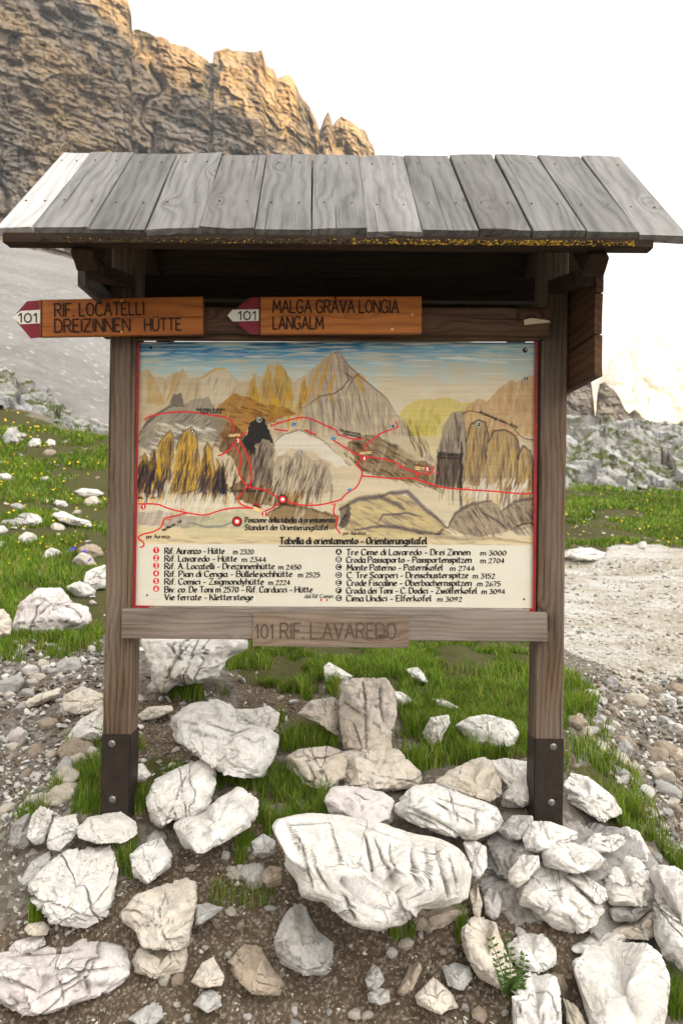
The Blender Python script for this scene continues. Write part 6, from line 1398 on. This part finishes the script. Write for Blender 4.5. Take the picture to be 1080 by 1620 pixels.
TUFTS = [([(205, 1180), (345, 1180), (345, 1250), (205, 1290)], 1500), ([(395, 1225), (520, 1240), (515, 1300), (400, 1330)], 1800), ([(620, 1060), (845, 1060), (845, 1130), (640, 1130)], 1800), ([(90, 1240), (165, 1240), (165, 1290), (60, 1290)], 600), ([(190, 1340), (215, 1340), (210, 1420), (180, 1400)], 250), ([(335, 1400), (430, 1390), (440, 1440), (330, 1440)], 160), ([(600, 1455), (735, 1440), (735, 1480), (620, 1490)], 500), ([(880, 1150), (960, 1150), (980, 1230), (890, 1230)], 500), ([(884, 1072), (925, 1078), (948, 1110), (935, 1155), (888, 1165)], 1500), ([(105, 1185), (165, 1175), (165, 1260), (110, 1240)], 900), ([(205, 1195), (300, 1190), (262, 1215), (225, 1290), (205, 1290)], 800),
         ([(345, 1235), (440, 1222), (515, 1255), (515, 1290), (430, 1288), (400, 1320), (345, 1255)], 1900), ([(440, 1130), (535, 1165), (535, 1190), (445, 1190)], 900), ([(470, 1085), (535, 1075), (535, 1108), (480, 1112)], 700),
         ([(625, 1165), (670, 1150), (740, 1180), (840, 1160), (840, 1205), (700, 1215), (640, 1230)], 2300), ([(962, 1288), (1010, 1283), (1036, 1330), (1000, 1338)], 700), ([(895, 1215), (990, 1195), (1060, 1330), (1030, 1330), (930, 1245)], 700),
         ([(330, 1335), (400, 1330), (385, 1372), (340, 1372)], 420), ([(670, 1470), (730, 1466), (728, 1498), (680, 1500)], 380), ([(40, 1275), (100, 1280), (90, 1300), (20, 1330)], 260), ([(250, 1100), (330, 1085), (365, 1100), (300, 1112)], 450),
         ([(345, 1020), (420, 1020), (430, 1060), (360, 1062)], 1100), ([(1035, 1335), (1090, 1370), (1090, 1395), (1060, 1372)], 350), ([(1040, 1560), (1090, 1540), (1090, 1620), (1060, 1620)], 350), ([(50, 1420), (66, 1400), (66, 1470), (45, 1470)], 160), ([(0, 1008), (160, 1000), (160, 1040), (0, 1050)], 1500)]
grass_mesh('grass_tufts', [(p, n, .05, .13, .0030, 9.0, False) for p, n in TUFTS], 4, 'longer dark grass tufts growing between the boulders', GB)

def flower_mesh(name, poly, n, r, mat, seed, lab, kind=True):
    rg = np.random.default_rng(seed); mb = MB(); k = 0; xs = [q[0] for q in poly]; ys = [q[1] for q in poly]
    while k < n:
        px, py = rg.uniform(min(xs), max(xs)), rg.uniform(min(ys), max(ys))
        if not inpoly(np.array(px), np.array(py), poly): continue
        d = float(hit(px, py)[0]); q = U(px, py, d); k += 1
        c = np.array([q[0], q[1], ground(q[0], q[1]) + rg.uniform(.07, .12)]); s = r * rg.uniform(.7, 1.3) * min(max(d / 5, .6), 2.6)
        nrm = np.array([rg.normal(0, .35), -.6, .8]); nrm /= np.linalg.norm(nrm); t = np.cross(nrm, [1, 0, 0.1]); t /= np.linalg.norm(t); b = np.cross(nrm, t)
        for a in range(5):
            an = a * 1.2566; u = math.cos(an) * t + math.sin(an) * b; w = -math.sin(an) * t + math.cos(an) * b
            mb.add([c, c + u * s * .6 + w * s * .38 + nrm * s * .2, c + u * s + nrm * s * .35, c + u * s * .6 - w * s * .38 + nrm * s * .2], [(0, 1, 2, 3)], 0)
        mb.add([c + t * .002, c - t * .002, c - np.array([0, 0, .1]) - t * .002, c - np.array([0, 0, .1]) + t * .002], [(0, 1, 2, 3)], 1)
    o = mb.build(name, [mat, GBs])
    return tag(o, lab, 'flowers', kind='stuff' if kind else None)
GBs = plain('flower_stem', (.06, .11, .015), .6); YEL = plain('yellow_petals', (.72, .47, .015), .6, .15); GEN = plain('gentian_petals', (.035, .03, .30), .55, .2)
flower_mesh('yellow_flowers', [(0, 640), (60, 660), (168, 705), (168, 860), (0, 930), (-60, 700)], 120, .008, YEL, 6, 'tiny yellow flowers dotted over the left grass slope')
flower_mesh('yellow_flowers', [(880, 775), (1100, 775), (1100, 880), (880, 862)], 50, .008, YEL, 7, 'tiny yellow flowers dotted over the right meadow')
for (x, y), w in zip(((115.5, 868), (133, 871), (143, 885)), ('largest deep blue gentian', 'pale blue gentian in the middle of three', 'smallest blue gentian, lowest of three')):
    f_ = flower_mesh('gentian', [(x - .5, y + 16), (x + .5, y + 16), (x + .5, y + 17), (x - .5, y + 17)], 1, .020, GEN, int(x), w + ' in the grass left of the left post', False); f_['category'] = 'flower'
# leafy weed growing from the wall joint
def weed():
    rg = random.Random(4); e = empty('leafy_weed', V3(802, 1545, 2.13).to_tuple(), 'green feathery weed growing out of a joint in the stone base, lower right', 'plant')
    for (x0, y0, x1, y1) in ((806, 1575, 776, 1486), (806, 1575, 800, 1478), (808, 1578, 828, 1510), (806, 1578, 812, 1570), (806, 1560, 822, 1545)):
        a, b = V3(x0, y0, 2.10), V3(x1, y1, 2.09); mb = MB(); n = 11
        for k in range(n):
            t = (k + 1) / n; p = a.lerp(b, t) + Vector((0, -.03 * math.sin(t * 3), .0)); ax = (b - a).normalized()
            for s in (-1, 1):
                side = Vector((ax.z * s, -.35, -ax.x * s)) ; side = (side + ax * .55 + Vector((rg.uniform(-.2, .2), rg.uniform(-.3, .2), rg.uniform(-.2, .2)))).normalized()
                l = .038 * (1 - .55 * t) * rg.uniform(.8, 1.2); w = side.cross(Vector((0, 1, .4))).normalized() * l * .30
                mb.add([p, p + side * l * .45 + w, p + side * l, p + side * l * .45 - w], [(0, 1, 2, 3)])
                q = p + side * l * .5
                mb.add([q, q + (side + ax) * l * .3 + w * .5, q + (side * .6 + ax) * l * .5, q + ax * l * .2 - w * .3], [(0, 1, 2, 3)])
        for k in range(4):
            p, q = a.lerp(b, k / 4) + Vector((0, -.03 * math.sin(k / 4 * 3), 0)), a.lerp(b, (k + 1) / 4) + Vector((0, -.03 * math.sin((k + 1) / 4 * 3), 0)); sd = Vector((.0015, 0, 0))
            mb.add([p - sd, p + sd, q + sd, q - sd], [(0, 1, 2, 3)])
        mb.build('frond', [plain('weed_green', (.085, .15, .03), .6)], e)
weed()
